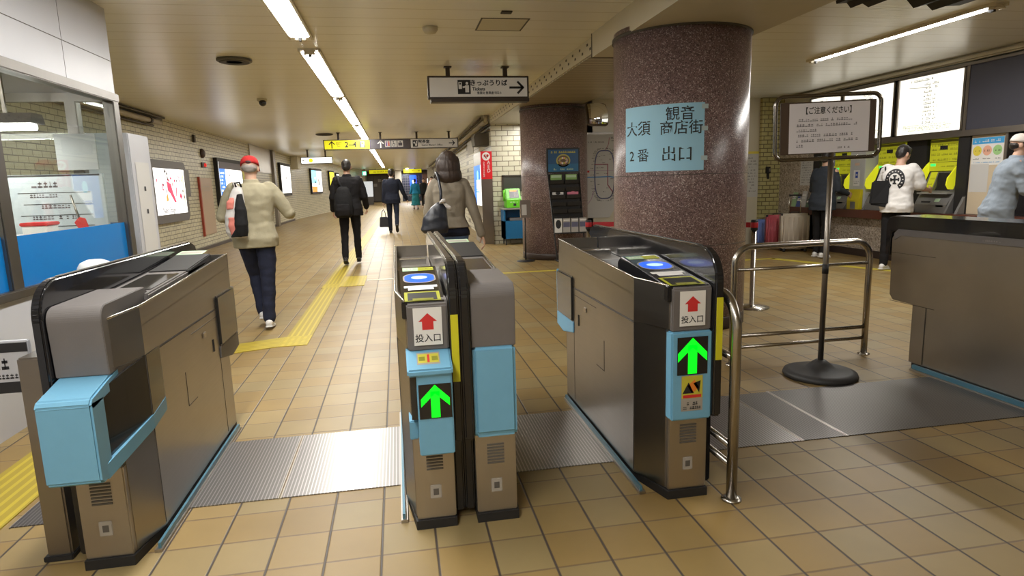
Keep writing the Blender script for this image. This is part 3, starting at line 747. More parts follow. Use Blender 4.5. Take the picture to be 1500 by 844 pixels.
# gate seen from its aisle side beside the sign stand
def side_gate():
    R = empty('ticket_gate', (3.35, 2.8, 0), 'ticket gate with a long brushed steel flank and black top near the ticket machines', 'ticket gate', 'ticket gates')
    MB().use(BLACKM).box(3.26, 3.50, 1.9, 3.46, 0, .035).build('plinth', None, R)
    MB().use(STEEL).box(3.245, 3.50, 1.9, 3.37, .035, .80, .003).box(3.262, 3.50, 3.3, 3.49, .035, .45, .003).build('cabinet', None, R)
    cab = R.children[-1] if R.children else None
    b = MB().use(STEEL).prism([(1.9, .42), (3.40, .42), (3.64, .425), (3.67, .46), (3.68, .84), (3.64, .885), (1.9, .885)], 'x', 3.243, 3.50, bev=.004).build('upper_body', None, R)
    MB().use(JOINT).box(3.2415, 3.244, 3.36, 3.363, .05, .42).box(3.2415, 3.244, 3.30, 3.66, .418, .421).box(3.2415, 3.244, 3.32, 3.67, .742, .745).build('door_joint', None, b)
    MB().use(GREYPL).prism([(1.9, .855), (3.60, .855), (3.655, .82), (3.665, .87), (3.63, .90), (1.9, .90)], 'x', 3.239, 3.50, bev=.004).build('grey_cap', None, b)
    fn = MB().use(BLACK).prism([(1.9, .885), (3.69, .885), (3.70, .72), (3.735, .72), (3.74, .93), (3.72, .975), (3.68, .985), (1.9, .985)], 'x', 3.245, 3.50, bev=.006, seg=3).build('top_cover', None, R)
    MB().use(RAILB).box(3.215, 3.235, 1.9, 3.41, .012, .04, .003).use(STEEL_H).box(3.21, 3.245, 1.9, 3.42, 0, .012).build('base_rail', None, R)
    sh = Sheet(frame((3.2385, 2.95, .877), (0, -1, 0), (0, 0, 1))); sh.scribble(-.06, .06, 0, .008, STICK, random); sh.build('small_print', b)
side_gate()

# post and board closing the gap to the office
R = empty('barrier_post', (-1.245, 2.36, 0), 'brown steel box post standing against the gate nearest the office', 'post')
MB().use(STEEL_DK).box(-1.285, -1.205, 2.30, 2.42, .0, .74, .006).build('post_body', None, R)
MB().use(BLACKM).box(-1.295, -1.2, 2.29, 2.43, 0, .02, .003).build('base_plate', None, R)
R = empty('barrier_board', (-1.7, 2.40, .6), 'white board with black bands and lettering closing the gap beside the office wall', 'barrier board')
MB().use(FASCIA).box(-2.118, -1.288, 2.385, 2.405, .60, .785, .003).build('board', None, R)
sh = Sheet(frame((-1.7, 2.3848, .69), (1, 0, 0), (0, 0, 1)))
sh.rect(-.41, .41, .055, .088, INK).rect(-.41, .41, -.09, -.05, INK).scribble(-.35, .39, .015, .04, INK, random).scribble(-.2, .39, -.03, .018, INK, random)
sh.build('lettering', R)
tag(MB().use(WHITE).lathe([(.0, .07), (.04, .066), (.075, .05), (.09, .025), (.095, 0), (.095, -.83)], (-1.79, 4.1, .83), 32).build('rounded_bin'), 'white round-topped bin peeping up behind the gate nearest the office', 'bin')

# steel hoop rails
def hoop(pts, r, bars, label, y_or_x):
    R = empty('hoop_rail', pts[0], label, 'barrier rail', 'steel hoop rails')
    MB().use(CHROME).tube(pts, r, 16).build('hoop', None, R)
    for p, q, rr in bars: MB().use(CHROME).tube([p, q], rr, 12).build('cross_bar', None, R)
    for p in (pts[0], pts[-1]): MB().use(CHROME).lathe([(r*1.9, 0), (r*1.9, .006), (r*1.2, .012)], (p[0], p[1], 0), 20).build('floor_flange', None, R)
HX = 1.245
pts = [(HX, 2.15, 0), (HX, 2.15, .70)]+[(HX, 2.27-.12*math.cos(t), .70+.12*math.sin(t)) for t in [PI/2*i/8 for i in range(1, 9)]]+[(HX, 3.2+.12*math.sin(t), .70+.12*math.cos(t)) for t in [PI/2*i/8 for i in range(0, 9)]]+[(HX, 3.32, 0)]
hoop(pts, .021, [((HX, 2.15, .22), (HX, 3.32, .22), .014), ((HX, 2.15, .14), (HX, 3.32, .14), .014), ((HX, 2.15, .58), (HX, 3.32, .58), .014)], 'steel hoop rail running close alongside the gate with two stickers', 'y')
HY = 3.83
pts = [(2.19, HY, 0), (2.19, HY, .69)]+[(2.31-.12*math.cos(t), HY, .69+.12*math.sin(t)) for t in [PI/2*i/8 for i in range(1, 9)]]+[(3.09+.12*math.sin(t), HY, .69+.12*math.cos(t)) for t in [PI/2*i/8 for i in range(0, 9)]]+[(3.21, HY, 0)]
hoop(pts, .021, [((2.19, HY, .655), (3.21, HY, .655), .011), ((2.19, HY, .20), (3.21, HY, .20), .014), ((2.19, HY, .12), (3.21, HY, .12), .012)], 'steel hoop rail standing crosswise behind the sign stand', 'x')
# ================================================================ ticket hall
TX_ = 7.05
wt = MB().use(GRANW).box(TX_, 7.3, -3, 9.92, 0, .585)
wt.box(TX_, 7.35, 9.78, 10.82, 0, 1.95)
wt.use(mat('bay back dark', (.018, .017, .018), .5)).box(7.42, 7.5, -3, 9.8, .58, 1.78)
wt.use(CREAM).box(TX_+.05, 7.35, 9.9, 10.82, 1.95, CEIL)
wt.box(TX_, 7.5, -3, 9.95, 2.60, CEIL).box(TX_+.1, 7.5, -3, 9.95, 1.76, 2.60)
struct('wall_ticket', wt)
struct('baseboard_ticket', MB().box(TX_-.012, TX_, -3, 10.82, 0, .11), SKIRT)
st = MB().use(STEEL_DK).box(TX_-.03, TX_+.1, -3, 9.98, 1.69, 1.765, .004).box(TX_-.02, TX_+.08, -3, 9.98, 2.545, 2.575, .003).use(CREAM).box(TX_-.06, TX_+.02, -3, 10.5, 2.615, 2.645)
struct('trim_2', st)
tag(MB().use(mat('red brown counter', (.115, .038, .025), .32)).box(6.93, 7.41, -3, 9.77, .595, .72, .006).box(6.93, 7.04, 9.765, 10.32, .595, .72, .006).build('counter'), 'long red-brown counter ledge running below the ticket machines', 'counter')
LITW = mat('lit fare map face', (.9, .9, .86), .5, emit=1.15, ecol=(1, .97, .86))
MAPINK = mat('fare map ink', (.10, .12, .06), .6); MAPG = mat('fare map green', (.35, .5, .15), .6)
rnd = random.Random(3)
def lit_map(y0, y1, label):
    yc = (y0+y1)/2; R = empty('fare_map', (7.08, yc, 1.76), label, 'lit sign', 'lit fare maps')
    MB().use(LITW).box(7.06, 7.14, y0+.025, y1-.025, 1.765, 2.545).build('lit_face', None, R)
    f = MB().use(STEEL_DK)
    f.box(7.04, 7.15, y0, y0+.03, 1.765, 2.545).box(7.04, 7.15, y1-.03, y1, 1.765, 2.545); 
    f.box(7.04, 7.15, y0, y1, 2.53, 2.545).box(7.04, 7.15, y0, y1, 1.765, 1.78)
    f.build('frame', None, R)
    sh = Sheet(frame((7.0595, yc, 2.155), (0, -1, 0), (0, 0, 1)), .0005); w = (y1-y0)/2-.08
    for i in range(11):
        yy = .27-i*.05; sh.scribble(-.10, .08+.06*rnd.random(), yy, .030, MAPINK, rnd, .8)
    for i in range(4): sh.scribble(-w*.9, w*.8, -.26-i*.022, .018, MAPG, rnd, .7)
    sh.scribble(-w*.7, w*.1, .33, .03, MAPINK, rnd); sh.line([(-w*.75, .25), (-w*.1, .22), (.0, .25)], .006, MAPINK); sh.line([(-w*.8, -.29), (w*.8, -.29)], .004, MAPG)
    sh.build('map_print', R); return R
lit_map(8.12, 9.20, 'glowing white fare map board just behind the end of the sign stand frame')
lit_map(9.22, 10.02, 'glowing white fare map board nearest the granite pier, half hidden by the sign stand')
lit_map(6.98, 8.08, 'glowing white fare map board next to the dark blank board')
for y, e in ((7.53, 20), (8.66, 20), (9.6, 12)): pass
R = empty('dark_board', (7.1, 5.2, 1.77), 'large blank dark slate board above the service counter', 'board')
MB().use(mat('dark slate board', (.055, .055, .075), .5)).box(7.055, 7.12, 2.2, 6.93, 1.765, 2.545).build('board', None, R)
MB().use(STEEL_DK).box(7.045, 7.13, 6.93, 6.975, 1.765, 2.545).build('frame_bar', None, R)

TVY = mat('machine header yellow', (.46, .47, .02), .45, emit=.25, ecol=(.62, .62, .02))
WING = mat('bright yellow wing', (.72, .72, .02), .35, emit=.35, ecol=(.85, .85, .03))
TVG = mat('machine grey', (.17, .165, .16), .45, noise=.08); TVL = mat('machine pale grey', (.34, .33, .31), .45)
GRN = mat('lit green label', (.05, .8, .15), .5, emit=.8, ecol=(.05, 1, .2))
def machine(yc, label, w=.56):
    R = empty('ticket_machine', (7.2, yc, .72), label, 'ticket machine', 'ticket machines'); h = w/2
    b = MB().use(TVG).prism([(7.0, .722), (7.0, .83), (7.10, .985), (7.20, 1.265), (7.22, 1.68), (7.40, 1.68), (7.40, .722)], 'y', yc-h+.03, yc+h-.03)
    for q in (-1, 1): b.use(TVG).prism([(6.96, .722), (7.24, 1.28), (7.40, 1.28), (7.40, .722)], 'y', *sorted((yc+q*h, yc+q*(h-.03))))
    b.build('body', None, R)
    hd = MB().use(TVY).box(7.17, 7.22, yc-h+.03, yc+h-.03, 1.27, 1.685, .004); ho = hd.build('header', None, R)
    sh = Sheet(frame((7.1695, yc, 1.48), (0, -1, 0), (0, 0, 1)))
    for z in (.13, .075, .01, -.06): sh.scribble(-h*.8, h*.75, z, .028, LIMED, rnd, .8)
    sh.rect(-h*.9, h*.9, .165, .2, LIMED).rect(-.09, .03, .07, .12, INK).rect(-h*.9, h*.9, -.095, -.09, INK).rect(-h*.8, -h*.5, -.145, -.11, GRN).scribble(-h*.2, h*.8, -.15, .02, LIMED, rnd)
    sh.build('header_print', ho)
    # sloping fascia: yellow strip and dark screen
    sp = Sheet(frame((7.1495, yc, 1.125), (0, -1, 0), (.1, 0, .28)), .001)
    sp.rect(-h*.85, h*.85, -.145, .145, TVG).next().rect(-h*.8, -h*.42, -.13, .14, TVY).rect(-h*.36, h*.62, -.12, .13, SMOKE).next().scribble(-h*.76, -h*.46, .05, .02, LIMED, rnd).scribble(-h*.76, -h*.46, -.03, .02, LIMED, rnd)
    sp.build('screen', R)
    lg = MB().use(TVL).box(7.0, 7.1, yc-h+.04, yc+h-.04, .972, .990).build('ledge', None, R)
    sl = MB().use(INK).box(7.045, 7.06, yc-.16, yc-.02, .875, .895).box(7.015, 7.03, yc+.03, yc+.17, .855, .875).use(TVL).box(7.0, 7.03, yc-.2, yc-.08, .80, .83, .003); sl.build('slots', None, R)
    lb = Sheet(frame((7.049, yc+.03, .91), (0, -1, 0), (.1, 0, .155)), .001); lb.rect(.06, .14, -.05, .0, PALEG).build('label', R)
    for q in (-1, 1):
        y0 = yc+q*(h-.03); wg = MB().use(WING).prism([(7.19, 1.41), (7.13, 1.36), (6.98, 1.18), (6.965, 1.09), (7.0, 1.035), (7.08, 1.03), (7.19, 1.28)], 'y', y0-.008, y0+.008, bev=.004)
        wg.build('side_wing', None, R)
machine(9.22, 'yellow-fronted ticket machine the person in the slate jacket is using')
machine(8.26, 'yellow-fronted ticket machine beside the pale pillar with the notice')
machine(7.32, 'yellow-fronted ticket machine with both bright side wings showing, beside the cream panel')
R = empty('machine_divider', (7.1, 8.76, .72), 'pale blue-grey upright between ticket machines carrying a small notice', 'divider')
MB().use(mat('pale pillar', (.52, .53, .53), .45)).box(7.03, 7.4, 8.60, 8.93, .72, 1.69, .006).build('divider_body', None, R)
sh = Sheet(frame((7.0295, 8.77, 1.22), (0, -1, 0), (0, 0, 1))); sh.rect(-.07, .07, -.14, .10, WHITE).next().rect(-.028, .028, -.02, .075, mat('blue print', (.03, .08, .42), .5)).next().scribble(-.022, .022, .03, .03, WHITE, rnd).scribble(-.055, .055, -.07, .016, INK, rnd).scribble(-.055, .055, -.10, .016, INK, rnd).rect(-.05, .05, .17, .21, mat('pale orange print', (.7, .5, .38), .5))
sh.build('notice', R)
R = empty('leaflet_box', (6.99, 8.72, .72), 'bright yellow leaflet box standing on the counter beside the pale pillar', 'box')
MB().use(mat('leaflet box yellow', (.62, .52, .02), .4)).prism([(6.95, .722), (6.95, .86), (6.99, 1.03), (7.02, 1.03), (7.02, .722)], 'y', 8.60, 8.86, bev=.004).build('box_body', None, R)
sh = Sheet(frame((6.9487, 8.73, .79), (0, -1, 0), (0, 0, 1))); sh.rect(-.05, .06, -.06, .05, TVG).build('slot', R)
R = empty('machine_divider', (7.2, 7.82, .72), 'black panel for the dark gap behind the head of the horseshoe T-shirt person', 'divider')  # black panel imitates the shade in the gap between machines
MB().use(BLACKM).box(7.16, 7.4, 7.61, 7.97, .722, 1.69, .006).build('panel_body', None, R)
R = empty('machine_divider', (7.15, 6.96, .72), 'narrow black upright at the edge of the cream notice board', 'divider')
MB().use(BLACKM).box(7.06, 7.4, 6.86, 7.03, .722, 1.69, .006).build('column_body', None, R)
MB().use(TVG).prism([(6.95, .722), (7.10, .722), (7.10, 1.02)], 'y', 6.862, 6.90).build('side_gusset', None, R)
R = empty('notice_board', (7.15, 6.6, .72), 'cream board carrying the blue-topped poster and a plain sheet', 'notice board')
MB().use(mat('cream laminate', (.60, .50, .36), .4)).box(7.08, 7.4, 6.405, 6.855, .722, 1.69, .004).build('panel_body', None, R)
SKYB = mat('poster sky blue', (.06, .36, .72), .5); PYEL = mat('poster yellow', (.75, .62, .08), .5); PPNK = mat('poster salmon', (.78, .42, .30), .5); PGRN = mat('poster green', (.35, .6, .25), .5)
sh = Sheet(frame((7.0795, 6.63, 1.49), (0, -1, 0), (0, 0, 1)))
sh.rect(-.21, .21, -.165, .165, WHITE).next().rect(-.21, .21, .09, .165, SKYB).next().scribble(-.18, .18, .128, .03, WHITE, rnd)
for x, m in ((-.135, PYEL), (0, PPNK), (.135, PGRN)): sh.disc(x, .01, .06, m); 
sh.next()
for x in (-.135, 0, .135): sh.scribble(x-.04, x+.04, .01, .02, INK, rnd, .5); sh.scribble(x-.05, x+.05, -.085, .014, INK, rnd)
sh.scribble(-.18, .18, -.13, .014, SKYB, rnd)
tag(sh.build('poster'), 'small poster with blue band and three coloured discs beside the black column', 'poster')
sh = Sheet(frame((7.0793, 6.72, 1.17), (0, -1, 0), (0, 0, 1))); sh.rect(-.12, .13, -.17, .17, mat('plain grey white paper', (.58, .57, .56), .6)).build('paper_sheet')
tag(bpy.data.objects['paper_sheet'], 'plain whitish sheet taped below the blue-topped poster', 'paper')
R = empty('service_window', (7.2, 5.6, .72), 'dark service window opening past the cream notice panel', 'window')
MB().use(BLACK).box(7.15, 7.40, 4.0, 6.36, .722, 1.69).build('dark_glass', None, R)
MB().use(STEEL_DK).box(7.06, 7.42, 6.36, 6.40, .722, 1.69, .004).build('frame_post', None, R)
tag(MB().use(mat('pale wood tray', (.5, .34, .22), .5)).box(6.62, 6.93, 5.0, 5.45, .73, .76, .005).build('counter_tray'), 'pale wooden tray on the counter under the hand of the person in the cap', 'tray')
# notice, leaflets and black column by the granite pier
sh = Sheet(frame((7.0493, 10.02, 1.31), (0, -1, 0), (0, 0, 1)))
sh.rect(-.18, .19, -.22, .22, mat('notice paper', (.60, .60, .60), .6)).next()
for i in range(9): sh.scribble(-.14, .10+.05*rnd.random(), .17-i*.042, .018, INK, rnd, .6)
tag(sh.build('notice'), 'white printed notice on the granite pier above the leaflets', 'notice')
tag(MB().use(BLACKM).box(7.0, 7.05, 9.63, 9.79, .722, 1.69, .004).build('black_strip'), 'upright black strip between granite pier and first ticket machine', 'strip')
for i, (y, z0, z1, c, nm) in enumerate(((10.22, .74, .97, (.32, .50, .28), 'pale green leaflet propped on the counter by the granite pier'), (10.09, .74, .90, (.08, .12, .36), 'dark blue leaflet standing on the counter by the granite pier'), (9.96, .74, .99, (.55, .55, .55), 'whitish leaflet leaning highest on the counter by the granite pier'), (9.83, .74, .86, (.10, .17, .12), 'dark green leaflet standing nearest the black strip'))):
    R = MB().use(mat('leaflet '+str(i), c, .5)).prism([(6.945+i*.004, z0-.018), (6.955+i*.004, z0-.018), (7.0+i*.004, z1), (6.99+i*.004, z1)], 'y', y-.06, y+.06)
    o = tag(R.build('leaflet'), nm, 'leaflet', 'leaflets on the counter')
    ms_ = Sheet(frame((6.966+i*.004, y, (z0+z1)/2), (0, -1, 0), (.05, 0, z1-z0)), .002); ms_.n = 4; ms_.rect(-.05, .05, .0, (z1-z0)*.3, WHITE).next().scribble(-.05, .05, .03, .02, INK, rnd); ms_.build('print', o)
# suitcases
def suitcase(x, y, w, d, h, rz, c, label, hnd=.0):
    R = empty('suitcase', (x, y, 0), label, 'suitcase', 'suitcases by the granite pier', rz)
    m = mat('suitcase '+label[:6], c, .38)
    b = MB().use(m).box(-w/2, w/2, -d/2, d/2, .05, h, .035, 4)
    for i in range(6): xx = -w/2+w*(i+.5)/6; b.use(m).box(xx-.012, xx+.012, -d/2-.004, d/2+.004, .10, h-.06, .003)
    b.build('shell', None, R, local=True)
    MB().use(BLACKM).box(-w/2-.002, w/2+.002, -.006, .006, .049, h+.001).build('zip', None, R, local=True)
    for sx in (-1, 1):
        for sy in (-1, 1): MB().use(BLACKM).lathe([(.0, -.012), (.024, -.012), (.024, .012), (.0, .012)], (sx*(w/2-.05), sy*(d/2-.04), .026), 16, True, Matrix.Rotation(PI/2, 4, 'X')).box(sx*(w/2-.05)-.012, sx*(w/2-.05)+.012, sy*(d/2-.04)-.016, sy*(d/2-.04)+.016, .03, .06).build('wheel', None, R, local=True)
    if hnd:
        MB().use(CHROME).tube([(-.09, 0, h), (-.09, 0, h+hnd)], .009, 10).tube([(.09, 0, h), (.09, 0, h+hnd)], .009, 10).use(BLACKM).box(-.105, .105, -.014, .014, h+hnd-.012, h+hnd+.014, .008).build('pull_handle', None, R, local=True)
    MB().use(BLACKM).tube([(-.07, 0, h-.004), (-.06, 0, h+.02), (.06, 0, h+.02), (.07, 0, h-.004)], .008, 8).build('top_grip', None, R, local=True)
suitcase(6.56, 9.60, .44, .26, .64, -.35, (.50, .43, .35), 'cream hard-shell suitcase with raised pull handle beside the slate jacket', .30)
suitcase(6.52, 10.02, .38, .22, .60, -.35, (.42, .075, .10), 'rose red suitcase between the cream and the blue suitcase')
suitcase(6.56, 10.42, .36, .24, .50, -.35, (.16, .24, .60), 'periwinkle blue suitcase against the yellow tiled pier')

# back wall: notice, wall phone box, route map
GRYP = mat('notice sheet', (.56, .55, .53), .6); MLN = mat('map line dark blue', (.13, .14, .28), .6); MLB = mat('map line blue', (.12, .30, .62), .6); MLR = mat('map line maroon', (.35, .10, .14), .6); MLP = mat('map line mauve', (.42, .26, .42), .6)
R = empty('wall_notice', (6.5, 10.89, .9), 'tall white notice with a yellow top edge on the hall back wall', 'notice')
sh = Sheet(frame((6.5, 10.8985, 1.31), (1, 0, 0), (0, 0, 1)), .001)
sh.rect(-.20, .18, -.42, .42, GRYP).next().rect(-.20, .18, .375, .42, PYEL)
for i in range(12): sh.scribble(-.16, .05+.1*rnd.random(), .30-i*.055, .022, INK, rnd, .6)
sh.build('print', R)
R = empty('route_map', (3.75, 10.88, .6), 'large white railway route map on the wall between the two granite columns', 'map')
MB().use(GRYP).prism([(3.30, .62), (3.75, .62), (4.0, 1.0), (4.3, 1.0), (4.3, 2.075), (3.30, 2.085)], 'y', 10.882, 10.8985).build('sheet', None, R)
MB().use(STEEL_DK).box(3.29, 4.31, 10.878, 10.8985, 2.08, 2.11).build('top_frame', None, R)
sh = Sheet(frame((3.66, 10.8815, 1.40), (1, 0, 0), (0, 0, 1)), .0008)
lp = []
for k in range(49):
    a = 2*PI*k/48; lp.append((.18*math.copysign(abs(math.cos(a))**.55, math.cos(a)), .42*math.copysign(abs(math.sin(a))**.7, math.sin(a))-.02))
sh.line(lp, .020, MLN); sh.line([(-.18, .16), (.06, .16), (.06, -.20), (.16, -.34)], .018, MLR); sh.line([(-.36, -.06), (-.1, -.06), (.1, -.055), (.3, -.10)], .022, MLB); sh.line([(-.18, -.25), (-.25, -.45), (-.33, -.55)], .010, MLP); sh.line([(.02, .40), (.08, .52), (.09, .62)], .010, MLR); sh.line([(-.3, .06), (.3, .05)], .006, MLP)
sh.next()
for i in range(46):
    a = 2*PI*i/46; x, y = .22*math.copysign(abs(math.cos(a))**.55, math.cos(a))+rnd.uniform(-.02, .02), .46*math.copysign(abs(math.sin(a))**.7, math.sin(a))-.02
    sh.scribble(x-.03, x+.03, y, .016, INK, rnd, .8)
for i in range(16): x, y = rnd.uniform(-.14, .14), rnd.uniform(-.35, .35); sh.scribble(x-.03, x+.03, y, .014, INK, rnd, .8)
sh.scribble(.12, .32, .62, .03, INK, rnd); sh.scribble(.12, .30, .57, .02, INK, rnd); sh.scribble(-.32, .0, .55, .02, INK, rnd); sh.rect(-.36, -.28, .025, .055, RED)
sh.build('map_print', R)
R = empty('wall_box', (6.79, 10.80, 1.24), 'small dark handset box on the yellow tiled pier', 'box')
MB().use(BLACKM).box(6.755, 6.835, 10.775, 10.82, 1.32, 1.44, .004).box(6.79, 6.82, 10.79, 10.82, 1.22, 1.33, .003).build('box_body', None, R)
MB().use(STEEL_DK).box(6.80, 6.83, 10.772, 10.776, 1.35, 1.41).build('plate', None, R)

# ---------------------------------------------------------------- round the columns
def curved_sheet(name, cx, cy, r, a0, a1, z0, z1, m, parent=None, n=24):
    mb = MB().use(m)
    for i in range(n):
        t0, t1 = a0+(a1-a0)*i/n, a0+(a1-a0)*(i+1)/n
        P = lambda t, z: (cx+r*math.sin(t), cy-r*math.cos(t), z)
        mb.add([P(t0, z0), P(t1, z0), P(t1, z1), P(t0, z1)], [(0, 1, 2, 3)], True)
    return mb.build(name, None, parent)
PAPB = mat('pale blue paper', (.36, .66, .86), .55, noise=.06, nscale=4)
R = empty('paper_sign', (2.3, 4.76, 1.35), 'pale blue paper sign with large black lettering wrapped round the near granite column', 'sign')
A0, A1 = -1.30, -.10
PZ0, PZ1 = 1.335, 1.86
tilt = lambda t: 0
pc = curved_sheet('paper', 2.49, 5.34, .5775, A0, A1, PZ0, PZ1, PAPB, R)
def curved_text(body, u, z, size, bold=.0):
    """Lettering bent round the near column; U in metres of arc from the sheet's middle."""
    vs, fs = text_mesh(body, size, 'CENTER', 0, .006); r = .5785; am = (A0+A1)/2
    mb = MB().use(INK); mb.add([(2.49+r*math.sin(am+(u+v.x)/r), 5.34-r*math.cos(am+(u+v.x)/r), z+v.y) for v in vs], fs)
    return mb.build('lettering', None, pc)
curved_text('大須', -.205, 1.675, .125); curved_text('観音', .155, 1.775, .115); curved_text('商店街', .165, 1.665, .115); curved_text('2 番', -.195, 1.46, .112); curved_text('出口', .135, 1.46, .128)
PK = mat('clear tape', (.5, .62, .66), .2)
for z in (1.83, 1.66, 1.43): curved_sheet('tape', 2.49, 5.34, .5782, A1-.04, A1+.05, z-.018, z+.018, PK, pc, 3)
R = empty('brochure_rack', (2.62, 9.9, 0), 'tall black brochure rack with a blue poster on top leaning before the far granite column', 'brochure rack')
BK = mat('rack black', (.02, .02, .021), .45)
fr = MB().use(BK)
for q in (0, 1):
    xa, xb = (2.36, 2.50) if q == 0 else (2.87, 2.98)
    fr.tube([(xa, 9.80, 1.45), (xb, 9.84, .05), (xb, 9.84, .02)], .011, 8)
fr.tube([(2.50, 9.84, .03), (2.98, 9.84, .03)], .012, 8).tube([(2.50, 9.70, .015), (2.50, 9.98, .015)], .012, 8).tube([(2.98, 9.70, .015), (2.98, 9.98, .015)], .012, 8)
fr.build('stand', None, R)
hd = MB().use(BK).box(2.345, 2.885, 9.79, 9.815, 1.41, 1.80, .004).build('poster_frame', None, R)
BLP = mat('poster ocean blue', (.02, .09, .22), .35); 
sh = Sheet(frame((2.615, 9.7895, 1.605), (1, 0, 0), (0, 0, 1)))
sh.rect(-.245, .245, -.17, .17, BLP).next().rect(-.245, .245, -.17, -.05, mat('poster sea', (.02, .14, .30), .35)).disc(0, .0, .115, mat('poster gold ring', (.42, .40, .10), .4), .10).next().disc(0, .0, .095, mat('poster brown', (.14, .09, .05), .4), .08).next()
for i in range(14): a = 2*PI*i/14; sh.disc(.05*math.cos(a)*1.2, .04*math.sin(a), .016, (PPNK, WHITE, PIC_Y)[i % 3])
sh.scribble(-.2, .2, .135, .035, PIC_Y, rnd, .8).scribble(-.16, .16, -.13, .03, PALEG, rnd, .7); sh.build('poster', hd)
bk = MB().use(BK).add([(2.375, 9.81, 1.40), (2.87, 9.81, 1.40), (2.955, 9.85, .46), (2.455, 9.85, .46)], [(0, 1, 2, 3)]); bk.build('back_panel', None, R)
cols = [mat('brochure green', (.24, .42, .12), .5), mat('brochure pink', (.72, .22, .32), .5), WHITE]
for row in range(6):
    z = 1.30-row*.115; s_ = row/7*.085
    for c in (0, 1):
        x0 = 2.385+c*.245+s_; p = MB().use(BK).prism([(9.80, z-.06), (9.77, z-.055), (9.755, z+.005), (9.765, z+.005), (9.785, z-.045), (9.80, z-.045)], 'x', x0, x0+.225)
        p.build('pocket', None, R)
        if row in (0, 2):
            br = MB().use(cols[0] if row == 0 else (cols[2] if c == 0 else cols[1])).box(x0+.02, x0+.20, 9.787, 9.795, z-.035, z+(.09 if row == 0 else .045))
            o = tag(br.build('brochure'), ('green brochure in the top pocket of the black rack, ' if row == 0 else 'pale pictured brochure, third row of the black rack, ')+('by the post stand' if c == 0 else 'by the route map'), 'brochure', 'brochures in the black rack')
            s2 = Sheet(frame((x0+.11, 9.7865, z+.03), (1, 0, 0), (0, 0, 1))); (s2.rect(-.08, .08, .01, .05, PALEG) if row == 0 else s2.disc(0, .0, .04, BLACKM if c == 0 else cols[1], .025)); s2.build('cover_print', o)
MB().use(BK).box(2.44, 2.98, 9.73, 9.80, .455, .475).build('shelf', None, R)
for i in range(4):
    x0 = 2.445+i*.135
    o = tag(MB().use((WHITE if i == 0 else mat('booklet grey', (.42, .40, .38), .5))).box(x0, x0+.12, 9.732, 9.750, .476, .70, .002).build('booklet'), ('black and white pictured booklet at the end of the black rack bottom shelf' if i == 0 else ['', 'grey booklet with dark band beside the pictured booklet', 'middle grey booklet with dark band on the rack bottom shelf', 'grey booklet with dark band at the gate end of the rack shelf'][i]), 'booklet', 'booklets on the bottom shelf of the black rack')
    s2 = Sheet(frame((x0+.06, 9.7315, .59), (1, 0, 0), (0, 0, 1))); (s2.disc(.0, .02, .045, INK, .07) if i == 0 else s2.rect(-.055, .055, -.03, .05, mat('booklet slate band', (.12, .12, .20), .5)).rect(-.05, .05, .07, .09, WHITE)); s2.build('cover_print', o)
R = empty('ticket_stand', (2.1, 10.3, 0), 'thin black post stand holding a clear box in front of the far granite column', 'stand')
MB().use(BK).lathe([(.15, 0), (.15, .012), (.03, .025)], (2.035, 10.1, 0), 28).tube([(2.035, 10.1, .02), (2.04, 10.1, .75)], .012, 10).build('post', None, R)
MB().use(mat('clear brownish plastic', (.20, .17, .15), .2)).box(1.96, 2.13, 10.06, 10.12, .715, 1.0, .006).use(GRYP).box(1.98, 2.06, 10.055, 10.061, .76, .93).build('leaflet_holder', None, R)
R = empty('convex_mirror', (3.15, 9.9, 2.3), 'square convex safety mirror bracketed beside the far granite column', 'mirror')
Mt = Matrix.Rotation(math.radians(12), 4, 'Z') @ Matrix.Rotation(math.radians(-14), 4, 'X')
mm = MB().use(mat('mirror rim orange brown', (.10, .07, .04), .4)); T = Matrix.Translation((3.16, 9.75, 2.30)) @ Mt
mm.prism(rrect(-.185, .185, -.18, .18, .05), 'y', -.005, .03, M=T); mm.build('rim', None, R)
gm = MB().use(mat('mirror silver', (.9, .9, .9), .02, 1.0)); n = 14; vs = []; fs = []
for i in range(n+1):
    for j in range(n+1):
        u, v = (-1+2*i/n), (-1+2*j/n); x = u*math.sqrt(1-v*v*.12)*.17; z = v*math.sqrt(1-u*u*.12)*.165; vs.append(T @ Vector((x, -.010-.075*(1-(u*u+v*v)/2), z)))
for i in range(n):
    for j in range(n): fs.append((i*(n+1)+j, (i+1)*(n+1)+j, (i+1)*(n+1)+j+1, i*(n+1)+j+1))
gm.add(vs, fs, True); gm.build('mirror_face', None, R)
MB().use(BK).tube([(3.16, 9.79, 2.32), (3.15, 9.9, 2.47), (3.1, 9.98, 2.505)], .012, 8).build('bracket', None, R)
# belt posts
REDB = mat('red belt', (.45, .012, .02), .55)
def belt_post(x, y, label, h=.86):
    R = empty('belt_post', (x, y, 0), label, 'belt barrier post', 'red belt barrier posts')
    MB().use(CHROME).lathe([(.165, 0), (.165, .008), (.05, .025), (.024, .03), (.024, h-.10)], (x, y, 0), 28).build('pole', None, R)
    MB().use(BLACKM).lathe([(.03, h-.10), (.033, h-.095), (.033, h-.01), (.028, h)], (x, y, 0), 20).build('head', None, R)
    MB().use(REDB).lathe([(.034, h-.075), (.0345, h-.07), (.0345, h-.03), (.034, h-.025)], (x, y, 0), 20).build('red_band', None, R)
    return R
b1 = belt_post(3.37, 5.55, 'steel belt post with black head to the ticket machine side of the near column')
bp2 = belt_post(2.02, 6.55, 'steel belt post with black head seen over a gate, below the route map')
MB().use(REDB).box(2.55, 3.30, 6.0, 6.003, .775, .83).build('belt_stub')
bpy.data.objects.remove(bpy.data.objects['belt_stub'])
